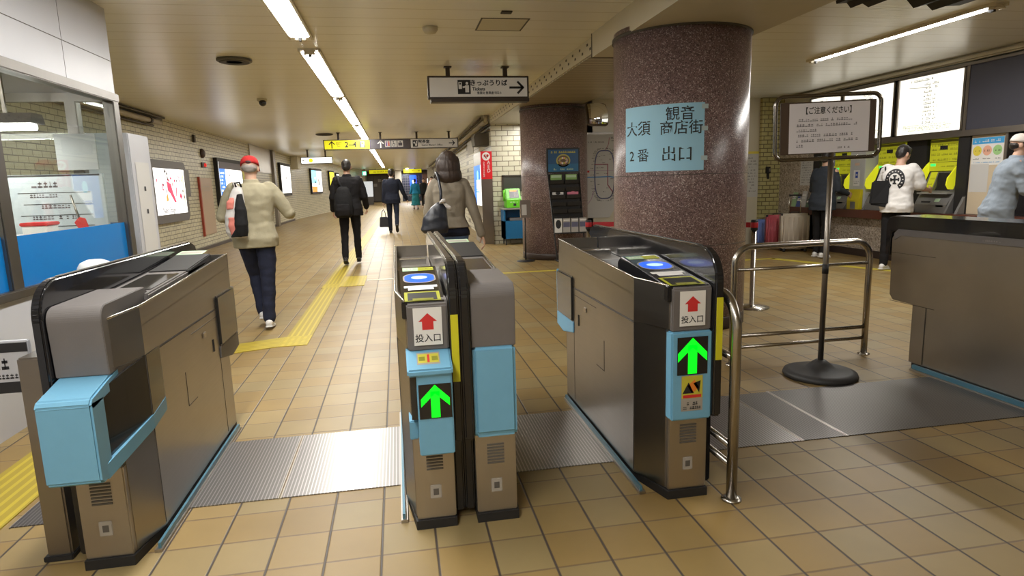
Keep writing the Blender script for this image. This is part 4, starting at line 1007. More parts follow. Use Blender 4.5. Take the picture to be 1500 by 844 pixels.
rb = MB().use(REDB).add([(3.335, 5.56, .785), (3.02, 6.05, .785), (3.02, 6.05, .835), (3.335, 5.56, .835)], [(0, 1, 2, 3)]).add([(3.335, 5.563, .785), (3.02, 6.053, .785), (3.02, 6.053, .835), (3.335, 5.563, .835)], [(0, 1, 2, 3)])
rb.add([(3.02, 6.05, .785), (2.065, 6.55, .785), (2.065, 6.55, .835), (3.02, 6.05, .835)], [(0, 1, 2, 3)]).add([(3.02, 6.053, .785), (2.065, 6.553, .785), (2.065, 6.553, .835), (3.02, 6.053, .835)], [(0, 1, 2, 3)])
tag(rb.build('barrier_belt'), 'red belt stretched between the steel posts behind the near granite column', 'belt')
# sign stand
R = empty('sign_stand', (2.6, 3.47, 0), 'pole sign stand with a white notice in a steel frame, round black base', 'sign stand')
SX, SY = 2.60, 3.47
MB().use(mat('black rubber base', (.03, .029, .03), .55, noise=.15)).lathe([(.215, 0), (.222, .012), (.215, .03), (.18, .042), (.09, .055), (.055, .085), (.03, .105), (.0, .105)], (SX, SY, 0), 48).build('base', None, R)
MB().use(STEEL_DK).tube([(SX, SY, .10), (SX, SY, 1.40)], .017, 14).use(BLACKM).tube([(SX, SY, .66), (SX, SY, .72)], .019, 14).build('pole', None, R)
Mf = Matrix.Translation((SX-.035, SY, 1.55)) @ Matrix.Rotation(math.radians(-10), 4, 'Z') @ Matrix.Rotation(math.radians(-1.0), 4, 'Y')
loop = [Mf @ Vector((x, 0, z)) for x, z in rrect(-.315, .315, -.185, .185, .05, 6)]
MB().use(mat('dark polished tube', (.24, .22, .20), .2, 1.0)).tube(loop, .012, 12, closed=True).build('frame', None, R)
pn = MB().use(mat('brown board', (.085, .052, .035), .45)).box(-.285, .285, -.006, .006, -.155, .150, .002, M=Mf).build('board', None, R)
sh = Sheet(Mf @ Matrix(((1, 0, 0, 0), (0, 0, -1, -.0068), (0, 1, 0, 0), (0, 0, 0, 1))))
PAPL = mat('notice lilac white paper', (.84, .81, .86), .6)
sh.rect(-.235, .245, -.15, .142, PAPL).next()
sh.text('【ご注意ください】', .0, .095, .044, INK, bold=.015, xs=.8)
G2 = mat('faded print', (.20, .19, .22), .6)
for i, (a, b_) in enumerate(((-.18, .19), (-.19, .17), (-.19, -.07), (-.19, .17), (-.19, .18), (-.19, -.14))): sh.scribble(a, b_, .045-i*.030, .017, G2, rnd, .85)
sh.scribble(.06, .18, -.122, .013, G2, rnd)
sh.build('notice_paper', pn)
# ================================================================ corridor: overhead signs
SIGNBR = mat('sign frame dark brown', (.05, .038, .032), .45); SIGNW = mat('sign face grey white', (.50, .47, .43), .5, emit=.10, ecol=(.9, .85, .75))
SIGNY = mat('sign face yellow lit', (.72, .66, .02), .5, emit=.55, ecol=(.85, .78, .01)); SIGND = mat('sign face slate', (.075, .065, .075), .45)
def overhead(x0, x1, y, z0, z1, posts, label, faces=None, depth=.06, mf=SIGNBR, bd=.022):
    R = empty('hanging_sign', ((x0+x1)/2, y, z0), label, 'overhead sign', 'overhead station signs')
    f = MB().use(mf).box(x0, x1, y-depth, y+depth, z0, z1, .004); fo = f.build('sign_box', None, R)
    for p in posts: MB().use(SIGNBR).box(p-.025, p+.025, y-.025, y+.025, z1-.005, CEIL-.002).box(p-.045, p+.045, y-.045, y+.045, CEIL-.012, CEIL-.001).build('hanger', None, R)
    for a, b, m in faces or [(x0+bd, x1-bd, SIGNW)]:
        MB().use(m).box(a, b, y-depth-.003, y-depth+.002, z0+bd, z1-bd).build('sign_face', None, R)
    return R, lambda x, z: Sheet(frame((x, y-depth-.0032, z), (1, 0, 0), (0, 0, 1)), .0012)
def thin_arrow(s, x, y, sz, m, d):
    k = {'up': 0, 'left': PI/2, 'right': -PI/2}[d]
    T = lambda px, py: (x+sz*(px*math.cos(k)-py*math.sin(k)), y+sz*(px*math.sin(k)+py*math.cos(k)))
    s.line([T(0, -.5), T(0, .42)], sz*.15, m); s.line([T(-.38, .08), T(0, .46)], sz*.15, m); s.line([T(.38, .08), T(0, .46)], sz*.15, m)
# tickets
R, F = overhead(.44, 1.672, 7.9, 2.30, 2.566, (.69, 1.39), 'hanging white sign with Japanese lettering reading Tickets and a black arrow')
MB().use(SIGNBR).box(.47, 1.67, 7.82, 7.98, 2.262, 2.30).build('lower_rail', None, R)
s = F(1.056, 2.433)
s.rect(-.258, -.103, -.08, .085, INK).next()
s.rect(-.248, -.208, -.02, .06, SIGNW).disc(-.146, .045, .016, SIGNW).rect(-.168, -.123, -.06, .022, SIGNW).line([(-.193, .0), (-.168, .005)], .02, SIGNW).next().rect(-.238, -.218, .03, .05, INK)
s.text('きっぷうりば', .118, .045, .077, INK, bold=.028).text('Tickets', -.005, -.022, .054, INK, bold=.025).text('售票处 售票處 매표소', .125, -.070, .036, INK, bold=.015, xs=.9)
thin_arrow(s, .465, -.005, .17, INK, 'right'); s.build('lettering', R)
# exits 2~4 / toilets / station master
R, F = overhead(-1.755, 1.68, 17.0, 2.245, 2.505, (-1.385, -.33, .60, 1.44), 'long hanging sign with yellow exit panel, dark toilet panel and white station office panel', [(-1.73, -.61, SIGNY), (-.60, .42, SIGND), (.44, 1.655, SIGNW)])
s = F(-1.17, 2.375)
thin_arrow(s, -.38, 0, .17, INK, 'up'); s.text('2~4', .085, -.005, .185, INK, bold=.03).text('出口', -.205, .035, .075, INK, bold=.01).text('Exit', -.205, -.035, .05, INK, bold=.01).rect(.31, .45, -.08, .08, INK).next().rect(.335, .425, -.07, .07, SIGNW).next().rect(.35, .41, .01, .05, SIGNY).disc(.355, -.04, .012, INK).disc(.405, -.04, .012, INK); s.build('exit_lettering', R)
s = F(-.09, 2.375); thin_arrow(s, -.24, 0, .18, WHITE, 'up')
for i, x in enumerate((-.06, .10, .26)): s.rect(x-.07, x+.07, -.075, .085, SIGNW)
s.next(); PUR = mat('pictogram purple', (.16, .06, .30), .5)
s.disc(-.09, .05, .014, PUR).rect(-.105, -.075, -.055, .03, PUR).disc(-.03, .05, .014, RED).rect(-.045, -.015, -.055, .03, RED).ring(.09, -.025, .028, .038, SIGND).disc(.085, .055, .014, SIGND).line([(.085, .04), (.09, .0), (.13, -.005)], .012, SIGND).rect(.21, .31, -.05, .03, SIGND).disc(.26, .05, .016, SIGND); s.build('pictograms', R)
s = F(1.05, 2.375); s.rect(-.56, -.43, -.08, .085, INK).next().disc(-.52, .02, .025, SIGNW).rect(-.50, -.45, -.06, .0, SIGNW).rect(-.475, -.445, .01, .06, SIGNW)
s.text('駅長室', -.27, .04, .10, INK, bold=.028).text("Station Master's Office", -.06, -.045, .066, INK, bold=.012, xs=.9); thin_arrow(s, .46, 0, .15, INK, 'right'); s.build('office_lettering', R)
R, F = overhead(-3.31, -2.21, 24, 2.18, 2.42, (-3.07, -2.45), 'small glowing white sign with a yellow disc and an arrow pointing to the poster wall', [(-3.285, -2.235, mat('lit white sign', (.9, .9, .9), .5, emit=2.2, ecol=(1, 1, .95)))])
s = F(-2.76, 2.30); thin_arrow(s, -.42, 0, .14, INK, 'left'); s.disc(-.20, 0, .075, mat('lit yellow disc', (.9, .7, .02), .5, emit=1.2, ecol=(1, .8, .02))).next().text('1', -.20, 0, .10, INK); s.build('lettering', R)
for x0, x1, ps, lb in ((-1.99, -.10, (-1.5, -.2), 'far yellow overhead sign in front of the grey shutter doors'), (.59, 2.03, (1.5,), 'far yellow overhead sign above the dark shop front with the blue light')):
    R, F = overhead(x0, x1, 50, 2.30, 2.62, ps, lb, [(x0+.03, x1-.03, SIGNY)])
    s = F((x0+x1)/2, 2.46); s.scribble(-.6, .6, .02, .12, LIMED, random, .8); s.build('lettering', R)
R = empty('exit_sign', (-2.6, 50, 2.2), 'small glowing green exit sign far down the corridor', 'exit sign')
MB().use(mat('lit exit sign green', (.05, .6, .3), .5, emit=1.6, ecol=(.1, .9, .5))).box(-2.42, -2.14, 48.9, 48.96, 2.2, 2.48).build('sign_box', None, R)
s = Sheet(frame((-2.28, 48.898, 2.34), (1, 0, 0), (0, 0, 1)), .002); LW = mat('lit white', (.9, .9, .9), .5, emit=2, ecol=(.9, 1, .95)); s.rect(-.02, .11, -.11, .11, LW).disc(-.06, .06, .025, LW).line([(-.06, .03), (-.03, -.04), (-.07, -.10)], .03, LW); s.build('running_figure', R)
MB().use(SIGNBR).box(-2.30, -2.26, 48.92, 48.94, 2.48, CEIL).build('hanger', None, R)

# ================================================================ things on the ceiling
GRILLE = mat('dark ceiling grille', (.03, .026, .022), .6)
def disc_vent(x, y, r, label):
    o = MB().use(GRILLE).lathe([(r, -.03), (r*.9, -.036), (r*.5, -.03), (0, -.03)], (x, y, CEIL), 36).use(mat('grille rim', (.10, .09, .07), .5)).lathe([(r+.02, -.001), (r+.02, -.02), (r, -.032), (r-.01, -.03)], (x, y, CEIL), 36).build('ceiling_vent')
    tag(o, label, 'ceiling vent', 'round ceiling vents')
disc_vent(-1.64, 7.51, .16, 'dark round ceiling vent nearest the station office'); disc_vent(-1.75, 17.3, .2, 'dark round ceiling vent just above the long yellow and grey sign'); disc_vent(-.2, 20.5, .18, 'dark round ceiling vent seen under the long yellow and grey sign')
R = empty('security_camera', (-1.97, 10.63, CEIL), 'small dome security camera on the ceiling toward the poster wall', 'security camera')
MB().use(CREAM).lathe([(.075, 0), (.075, -.03), (.06, -.045)], (-1.97, 10.63, CEIL), 24).build('base', None, R)
MB().use(BLACK).ell((-1.96, 10.60, CEIL-.06), (.055, .055, .055), 20, 12).build('dome', None, R)
R = empty('ceiling_hatch', (1.01, 5.85, CEIL), 'square access hatch outlined in the ceiling before the Tickets sign', 'ceiling hatch')
ht = MB().use(SIGNBR)
for a in ((.80, .815, 5.64, 6.075), (1.215, 1.23, 5.64, 6.075), (.80, 1.23, 5.64, 5.655), (.80, 1.23, 6.06, 6.075)): ht.box(*a, CEIL-.004, CEIL)
ht.build('frame', None, R); MB().use(CREAM).box(.815, 1.215, 5.655, 6.06, CEIL-.003, CEIL).build('panel', None, R)
tag(MB().use(GRILLE).box(.94, 1.03, 5.40, 5.47, CEIL-.012, CEIL, .002).build('ceiling_sensor'), 'tiny dark square fitting on the ceiling next to the access hatch', 'ceiling fitting')
tag(MB().use(CREAM).lathe([(.07, 0), (.07, -.02), (.05, -.05), (0, -.05)], (.383, 5.994, CEIL), 24).build('smoke_detector'), 'small cream smoke detector on the ceiling beside the access hatch', 'smoke detector')
PIPE = mat('cream pipe', (.40, .35, .27), .4); PIPED = mat('dark conduit', (.06, .045, .035), .5)
R = empty('ceiling_pipe', (-4.2, 12, 2.6), 'cream pipe among dark conduits high on the poster wall beside the office', 'pipe', 'pipes under the ceiling')
MB().use(PIPE).tube([(-4.17, 6.0, 2.55), (-4.17, 12.75, 2.55)], .045, 14).use(PIPED).tube([(-4.17, 12.2, 2.55), (-4.17, 12.3, 2.55)], .055, 14).build('pipe', None, R)
c = MB().use(PIPED)
for x, z, y1 in ((-4.22, 2.625, 13.0), (-4.14, 2.64, 12.9), (-4.24, 2.48, 12.6)): c.tube([(x, 6, z), (x, y1-.4, z), (x, y1, z+.01)], .02, 8)
c.build('conduits', None, R)
R = empty('ceiling_pipe', (2.0, 20, 2.55), 'cream pipe with dark conduits under the ceiling along the wall of the defibrillator pillar', 'pipe', 'pipes under the ceiling')
xr = lambda y: 2.02+(y-13.4)*(.24/13.6) if y < 27 else 2.26+(y-27)*.018
ys = [13.3, 20, 27, 34, 40, 46]
MB().use(PIPE).tube([(xr(y)-.11, y, 2.56) for y in ys], .055, 14).tube([(xr(13.3)-.11, 13.32, 2.56), (xr(13.3)-.11, 13.28, CEIL)], .04, 12).build('pipe', None, R)
c = MB().use(PIPED)
for dx, z in ((.04, 2.50), (.22, 2.62), (.05, 2.40)): c.tube([(xr(y)-dx, y, z) for y in ys], .022, 8)
c.build('conduits', None, R)

# ================================================================ poster wall
LX = -4.30
def wall_frame(p0, p1):
    """Frame standing on the poster wall between two ground points."""
    a, b = Vector((*p0, 0)), Vector((*p1, 0)); return a, b, (b-a).normalized()
POSTW = mat('lit poster white', (.8, .8, .82), .5, emit=1.5, ecol=(1, .99, .96)); GREYF = mat('grey poster frame', (.115, .105, .105), .45)
LR = mat('poster red lit', (.8, .05, .12), .5, emit=.9, ecol=(.9, .06, .14)); LO = mat('poster orange lit', (.85, .3, .05), .5, emit=.9, ecol=(.95, .35, .06)); LD = mat('poster dark lit', (.10, .08, .09), .5); LP = mat('poster beige lit', (.7, .6, .5), .5, emit=1.0, ecol=(.85, .74, .6))
LB = mat('screen blue lit', (.02, .14, .55), .4, emit=1.1, ecol=(.02, .20, .80)); LSKY = mat('screen cyan lit', (.2, .6, .8), .4, emit=1.5, ecol=(.25, .75, .95)); LY = mat('poster yellow lit', (.8, .75, .02), .5, emit=1.3, ecol=(.85, .8, .02))
def lit_box(y0, y1, z0, z1, border, fm, label, name='lit_poster', cat='lit poster', depth=.09, rounded=0.0, xa=LX, xb=None, face=None, group='lit posters on the corridor wall'):
    xb = xa if xb is None else xb
    a, b = Vector((xa, y0, 0)), Vector((xb, y1, 0)); d = (b-a).normalized(); w = (b-a).length; n = d.cross(Vector((0, 0, 1)))
    M = Matrix((d, Vector((0, 0, 1)), n)).transposed().to_4x4(); M.translation = a+Vector((0, 0, z0))
    R = empty(name, a+Vector((0, 0, z0)), label, cat, group); h = z1-z0
    pts = rrect(0, w, 0, h, rounded or .004, 5)
    MB().use(fm).prism(pts, 'z', 0.001, depth, M=M).build('frame', None, R)
    MB().use(face or POSTW).prism([(border, border), (w-border, border), (w-border, h-border), (border, h-border)], 'z', depth-.01, depth+.004, M=M).build('lit_face', None, R)
    S = M.copy(); S.translation = M @ Vector((w/2, h/2, depth+.004))
    return R, Sheet(S, .002), w, h
R, s, w, h = lit_box(12.0, 13.92, .74, 1.88, .15, GREYF, 'lit poster with red and orange figures in a rounded grey frame near the office', rounded=.14, depth=.12)
for i in range(22): s.rect(x := -.72+rnd.random()*1.4, x+.03+.05*rnd.random(), (z := .08+.30*rnd.random()), z+.03+.05*rnd.random(), rnd.choice((LD, LR, LP)))
for i in range(10): s.rect(x := .55+.14*rnd.random(), x+.05, (z := -.3+.6*rnd.random()), z+.05, rnd.choice((LP, LD, LO)))
s.poly([(-.22, .20), (.0, .14), (.08, -.02), (.22, -.20), (.12, -.21), (-.08, -.04), (-.20, .02)], LR).poly([(.28, .08), (.33, .07), (.24, -.10), (.20, -.10)], LR).poly([(-.30, -.08), (-.22, -.05), (-.2, -.17), (-.32, -.18)], LO).line([(-.25, .08), (-.25, -.06)], .03, LD).poly([(.42, -.10), (.50, -.02), (.58, -.10), (.5, -.16)], LR).poly([(-.5, .08), (-.43, .16), (-.36, .08), (-.43, .0)], LR).poly([(.44, .24), (.50, .31), (.56, .24), (.5, .17)], LR).rect(.66, .76, -.3, .4, LP)
s.next().disc(.5, .24, .03, POSTW).disc(-.43, .08, .03, POSTW); s.text('Next Stage', -.22, -.345, .15, LD, bold=.01); s.build('poster_print', R)
R, s, w, h = lit_box(16.45, 18.95, .72, 2.10, .09, BLACKM, 'digital information board with a blue column and white map, behind the red cap', 'information_board', 'information board', face=POSTW, group=None)
s.rect(-w/2+.09, -w/2+.62, -h/2+.09, h/2-.26, LB).rect(-w/2+.09, w/2-.09, h/2-.26, h/2-.09, LD).next()
for i in range(8): s.scribble(-w/2+.14, -w/2+.50, h/2-.36-i*.085, .05, POSTW, rnd)
for i in range(16): s.rect(x := rnd.uniform(-.5, 1.0), x+.07, (z := rnd.uniform(-.45, .32)), z+.05, rnd.choice((LD, LP, LR)))
s.build('screen_print', R)
R, s, w, h = lit_box(19.05, 20.1, .95, 2.0, .02, GREYF, 'yellow wall sign beside the digital board, half hidden by the red cap', 'yellow_sign', 'wall sign', depth=.05, face=mat('yellow sign face', (.55, .52, .06), .5), group=None)
s.disc(.1, .0, .22, INK).next().disc(.1, 0, .15, PIC_Y); s.build('sign_print', R)
R, s, w, h = lit_box(25.0, 27.3, 1.06, 2.30, .10, BLACKM, 'lit white poster with thin dark strokes, beyond the shoulder of the beige jacket')
s.line([(-.3, .3), (.1, .0), (.0, -.3)], .03, LD).line([(.1, .3), (.5, -.3)], .02, LD).line([(-.5, .0), (.5, .25)], .02, LP).disc(-.1, .05, .07, LD); s.build('poster_print', R)
sx = lambda y: -4.3+(y-29)*1.8/23
R, s, w, h = lit_box(31.9, 34.5, 1.06, 2.28, .09, BLACKM, 'lit poster half sky blue and half white with an orange foot', xa=sx(31.9), xb=sx(34.5))
s.rect(-w/2+.09, -.05, -.1, h/2-.09, LSKY).rect(-w/2+.09, -.05, -h/2+.09, -h/2+.35, LO).next().rect(.0, .25, -.35, .3, LP).rect(-.6, -.3, .1, .2, POSTW).rect(-.6, -.3, -.1, .0, LD).rect(.3, .5, -.2, .1, LD); s.build('poster_print', R)
R, s, w, h = lit_box(36.7, 38.2, 1.18, 2.28, .08, BLACKM, 'yellow lit poster on the slanting far wall beside the black suit', xa=sx(36.7), xb=sx(38.2), face=LY)
s.rect(-.3, .3, -.3, -.1, POSTW).rect(-.2, .2, .1, .3, LO); s.build('poster_print', R)
R, s, w, h = lit_box(38.9, 39.9, 1.5, 2.2, .08, BLACKM, 'smallest lit poster, farthest along the slanting wall', xa=sx(38.9), xb=sx(39.9)); s.rect(-.2, .2, -.1, .1, LP); s.build('poster_print', R)
# other fittings on that wall
R = empty('wall_panel', (LX, 15.5, .3), 'tall beige panel door with a red edge beside the grey framed poster', 'panel door')
MB().use(mat('beige panel door', (.42, .30, .20), .45, noise=.05)).box(LX, LX+.03, 15.12, 16.05, .32, 1.60, .004).build('door_leaf', None, R)
MB().use(mat('red edge strip', (.35, .06, .03), .5)).box(LX, LX+.045, 15.06, 15.12, .30, 1.62).build('edge_strip', None, R)
s = Sheet(frame((LX+.031, 15.58, 1.36), (0, 1, 0), (0, 0, 1)), .001)
for x in (-.16, 0, .16): s.ring(x, 0, .045, .06, STICK)
s.build('number_discs', R)
R = empty('fire_bell', (LX, 15.58, 2.15), 'dark round alarm bell on the tiled wall above a small red lamp', 'bell')
MB().use(mat('bell dark brown', (.05, .025, .02), .4)).lathe([(.0, .075), (.06, .07), (.105, .035), (.11, 0)], (LX, 15.58, 2.15), 24, True, Matrix.Rotation(PI/2, 4, 'Y')).build('bell_dome', None, R)
R = empty('alarm_lamp', (LX, 15.6, 1.89), 'small red alarm lamp on the tiled wall below the bell', 'alarm lamp')
MB().use(mat('red lamp', (.7, .02, .02), .3, emit=.6, ecol=(.9, .02, .02))).lathe([(0, .07), (.035, .06), (.05, .02), (.05, 0)], (LX, 15.64, 1.89), 20, True, Matrix.Rotation(PI/2, 4, 'Y')).use(SIGNBR).box(LX, LX+.03, 15.45, 15.72, 1.83, 1.95, .003).build('lamp_body', None, R)
tag(MB().use(STEEL_H).box(LX, LX+.03, 20.4, 23.6, 1.86, CEIL-.01, .003).build('steel_plate'), 'bright steel plate high on the wall above the yellow wall sign', 'steel plate')
tag(MB().use(STEEL_DK).box(LX, LX+.10, 23.7, 24.1, 0, CEIL-.01, .004).build('wall_post'), 'upright steel channel on the wall between steel plate and white poster', 'post')
tag(MB().use(CREAM).box(LX, LX+.28, 28.1, 28.95, 2.15, CEIL-.01, .005).build('duct_box'), 'cream box duct at the ceiling where the far wall starts to slant', 'duct')
tag(MB().use(GREYF).box(LX, LX+.006, 14.0, 14.5, 1.2, 1.75).build('wall_plate'), 'faint grey rectangular plate beside the grey framed poster', 'plate')
tag(MB().use(PIPED).box(LX, LX+.05, 15.0, 15.1, 2.36, 2.52, .003).build('cable_clip'), 'small dark clip high on the tiled wall', 'clip')

# ================================================================ pillar with defibrillator sign, telephone
R = empty('defibrillator_pillar', (1.9, 13.9, 0), 'steel pillar cabinet with a red AED sign at the corridor corner', 'cabinet')
MB().use(STEEL).box(1.78, 2.015, 13.36, 14.62, 0, 1.95, .004).build('cabinet_body', None, R)
MB().use(mat('AED sign red', (.60, .012, .02), .4, emit=.12, ecol=(.8, .02, .03))).box(1.778, 2.017, 13.35, 13.362, 1.38, 1.955).build('red_sign', None, R)
s = Sheet(frame((1.8975, 13.3495, 1.665), (1, 0, 0), (0, 0, 1)), .0008)
s.disc(-.005, .185, .085, WHITE).next(); s.disc(-.025, .20, .028, RED).disc(.025, .20, .028, RED).poly([(-.052, .195), (0, .13), (.052, .195)], RED).next().line([(-.02, .215), (.01, .19), (-.01, .185), (.015, .16)], .012, WHITE)
for i, c in enumerate('AED'): s.text(c, .045, .055-.085*i, .10, WHITE)
for i in range(9): s.text('自動体外式除細動器'[i], -.055, .06-.036*i, .035, WHITE)
s.build('sign_lettering', R)
MB().use(POSTW).box(1.772, 1.779, 13.42, 14.52, .82, 1.68).build('lit_panel', None, R)
s = Sheet(frame((1.7715, 13.97, 1.25), (0, -1, 0), (0, 0, 1)), .002); s.rect(-.55, .55, .12, .43, LB).rect(-.55, -.15, -.43, .12, LB).next().disc(.1, .2, .12, LSKY).scribble(-.4, .4, -.1, .1, LB, rnd).scribble(-.1, .4, -.28, .08, LSKY, rnd); s.build('panel_print', R)
tag(MB().use(mat('brown lamp hood', (.10, .085, .06), .45)).prism([(2.06, 2.36), (1.74, 2.36), (1.70, 2.28), (1.72, 2.10), (2.06, 2.10)], 'y', 13.75, 14.3, bev=.004).build('wall_hood'), 'brown box hood jutting from the wall above the defibrillator pillar', 'hood')
tag(MB().use(GRYP).box(1.85, 1.865, 15.2, 16.4, 2.02, 2.33, .003).box(1.865, 2.07, 15.7, 15.72, 2.2, 2.22).build('wall_sign'), 'pale sign plate jutting from the corridor wall beyond the brown hood', 'sign')
R = empty('payphone_niche', (2.45, 13.39, 1.1), 'dark framed niche in the tiled wall behind the green telephone', 'niche')
MB().use(mat('niche grey', (.06, .06, .055), .4)).box(2.25, 3.0, 13.385, 13.399, 1.10, 1.42).build('niche_back', None, R)
MB().use(SIGNBR).box(2.22, 2.26, 13.37, 13.40, 1.0, 1.45).box(2.22, 3.0, 13.37, 13.40, 1.42, 1.45).build('niche_frame', None, R)
R = empty('phone_stand', (2.45, 13.1, 0), 'blue open metal stand carrying the green telephone', 'stand')
BLS = mat('stand blue paint', (.012, .15, .36), .4, noise=.08)
b = MB().use(BLS).box(2.17, 2.20, 12.95, 13.35, .13, .735).box(2.68, 2.71, 12.95, 13.35, .13, .735).box(2.17, 2.71, 13.32, 13.35, .13, .735).box(2.17, 2.71, 12.95, 13.35, .13, .50).build('stand_body', None, R)
MB().use(TVL).box(2.15, 2.73, 12.93, 13.36, .735, .765, .004).build('top', None, R)
for x in (2.21, 2.66):
    for y in (12.98, 13.31): MB().use(BLACKM).box(x-.012, x+.012, y-.012, y+.012, 0, .13).build('leg', None, R)
o = MB().use(mat('directory grey', (.20, .19, .18), .6)).box(2.30, 2.60, 13.0, 13.26, .502, .56, .004).build('phone_directory'); tag(o, 'grey book lying on the open shelf of the blue stand', 'book')
R = empty('payphone', (2.40, 13.1, .765), 'bright green public telephone on the blue stand', 'telephone')
PG = mat('payphone green', (.14, .62, .02), .35)
MB().use(PG).prism([(12.96, .768), (13.30, .768), (13.30, 1.165), (13.12, 1.165), (12.98, .95)], 'x', 2.24, 2.55, bev=.012).build('phone_body', None, R)
s = Sheet(frame((2.41, 13.05-.0015, 1.058), (1, 0, 0), (0, .14, .215)), .001); s.rect(-.10, .10, -.10, .10, mat('phone panel grey', (.12, .12, .13), .4)).next().rect(-.08, .06, .06, .09, LO)
for i in range(4):
    for j in range(3): s.rect(-.0+j*.03, .022+j*.03, -.08+i*.03, -.06+i*.03, TVL)
s.build('key_panel', R)
MB().use(PG).tube([(2.20, 13.02, .93), (2.19, 13.0, .98), (2.19, 13.0, 1.08), (2.20, 13.02, 1.13)], [.028, .02, .02, .028], 10).build('handset', None, R)
s = Sheet(frame((2.41, 12.966, .84), (1, 0, 0), (0, .02, .18)), .001); s.rect(-.03, .03, -.03, .02, INK).scribble(-.1, .08, .05, .02, WHITE, rnd); s.build('coin_return', R)

# ================================================================ far end of the corridor
SHD = mat('far shutter joint', (.07, .06, .055), .6)
R = empty('shutter_door', (-1.3, 57.9, 0), 'grey folding shutter doors closing the far end of the corridor', 'shutter doors')
b = MB().use(SHUT).box(-2.5, -.15, 57.85, 57.98, 0, 2.3).build('shutter_leaf', None, R)
j = MB().use(SHD)
for x in (-1.95, -1.35, -.75): j.box(x, x+.03, 57.845, 57.86, 0, 2.3)
j.box(-2.5, -.15, 57.84, 57.86, 0, .08).build('joint', None, b)
for x, z in ((-1.95, 1.35), (-1.55, 1.75), (-1.0, 1.75), (-.95, 1.4)): MB().use(GRYP).box(x, x+.3, 57.83, 57.845, z, z+.26).build('paper_notice', None, R)
tag(MB().use(mat('pale far pillar', (.52, .48, .40), .5)).box(-.05, .5, 55, 57.9, 0, CEIL).build('far_pier'), 'pale pier beside the grey shutter doors at the far end', 'pier')
R = empty('shop_front', (1.6, 56, 0), 'dark gridded shop front with a glowing blue sign at the far end', 'shop front')
b = MB().use(mat('shop dark glass', (.03, .035, .05), .2)).box(.5, 3.0, 56.4, 56.5, 0, 2.35).build('dark_glass', None, R)
j = MB().use(mat('shop grid', (.22, .20, .20), .5))
for x in [.6+.2*i for i in range(8)]: j.box(x, x+.02, 56.38, 56.4, .4, 2.2)
for z in [.5+.22*i for i in range(8)]: j.box(.5, 1.9, 56.38, 56.4, z, z+.02)
j.build('lattice', None, R)
MB().use(mat('lit blue sign', (.01, .05, .8), .4, emit=2.0, ecol=(.01, .08, 1.0))).box(1.2, 1.75, 55.6, 55.75, 1.25, 2.25, .05).build('blue_sign', None, R)
s = Sheet(frame((1.48, 55.59, 1.7), (1, 0, 0), (0, 0, 1)), .004); s.disc(0, .02, .09, LW).rect(-.05, .05, -.2, .0, LW).rect(-.2, .2, -.33, -.24, LSKY); s.build('sign_mark', R)
tag(MB().use(mat('brown timber front', (.12, .06, .04), .5)).box(2.2, 3.25, 54.2, 54.4, 0, 2.3).use(LW).box(2.6, 2.72, 54.18, 54.2, 1.3, 1.9).build('timber_front'), 'brown panelled front with a slim lit strip beside the far blue sign', 'shop front')
tag(MB().use(mat('white far panel', (.62, .60, .60), .5)).box(2.15, 2.60, 43.9, 44.0, 0, 2.5).build('screen_board'), 'white upright board at the far wall end beyond the brown bob', 'board')
tag(MB().use(mat('white lit board', (.7, .72, .75), .5, emit=.6, ecol=(.8, .85, .9))).box(-2.4, -1.75, 49.4, 49.6, .6, 1.75).use(GREYF).box(-2.4, -1.75, 49.4, 49.6, 0, .6).build('lit_cabinet'), 'pale lit cabinet by the far wall, beside the black suit', 'cabinet')

# ================================================================ inside the station office
R = empty('office_lamp', (-3.1, 5.15, 1.76), 'glowing tube lamp under a grey hood inside the station office', 'lamp')
MB().use(mat('lamp hood grey', (.13, .12, .12), .5)).prism([(5.05, 1.79), (5.25, 1.79), (5.22, 1.86), (5.08, 1.86)], 'x', -3.7, -2.49).build('hood', None, R)
MB().use(TUBE).tube([(-3.68, 5.14, 1.765), (-2.50, 5.14, 1.765)], .022, 12).build('tube', None, R)
MB().use(STEEL_DK).box(-3.4, -3.38, 5.14, 5.16, 1.86, 2.30).box(-2.7, -2.68, 5.14, 5.16, 1.86, 2.30).build('hanger', None, R)
area('office_light', -3.1, 5.14, 1.74, 1.1, .05, 14, parent=R)
strip_light(-3.2, 2.0, 4.2, 'white strip lamp on the ceiling inside the station office', None, wd=.10, z=2.30, power=20)
R = empty('notice_board', (-2.9, 5.40, .95), 'pale blue-grey board with rows of dark lettering inside the station office window', 'notice board')
MB().use(mat('office board', (.40, .44, .46), .45)).box(-3.6, -2.22, 5.40, 5.43, .93, 1.44, .003).build('board', None, R)
s = Sheet(frame((-2.62, 5.3995, 1.20), (1, 0, 0), (0, 0, 1)), .001); s.rect(-.9, .38, .225, .238, INK)
for i in range(4): s.rect(-.2+.03*(i % 2), .3, .10-i*.085, .105-i*.085, INK)
for i, (a, b_) in enumerate(((-.10, .18), (-.12, .08), (-.05, .15), (-.12, .22))): s.scribble(a, b_, .165-i*.083, .045 if i == 0 else .03, LD, rnd, .8)
s.build('lettering', R)
MB().use(mat('grey notice sheet', (.33, .34, .34), .5)).box(-2.52, -2.24, 5.40, 5.42, 1.47, 1.74).build('upper_sheet', None, R)
tag(MB().use(mat('office desk', (.42, .40, .38), .5)).box(-3.0, -2.2, 1.5, 5.35, .96, 1.0, .004).box(-2.98, -2.95, 1.5, 5.3, 0, .96).box(-2.25, -2.22, 1.5, 5.3, 0, .96).build('office_desk'), 'long pale desk behind the blue film of the office window', 'desk')
R = empty('red_lid_box', (-2.52, 5.1, 1.0), 'white box with a red lid on the office desk', 'box')
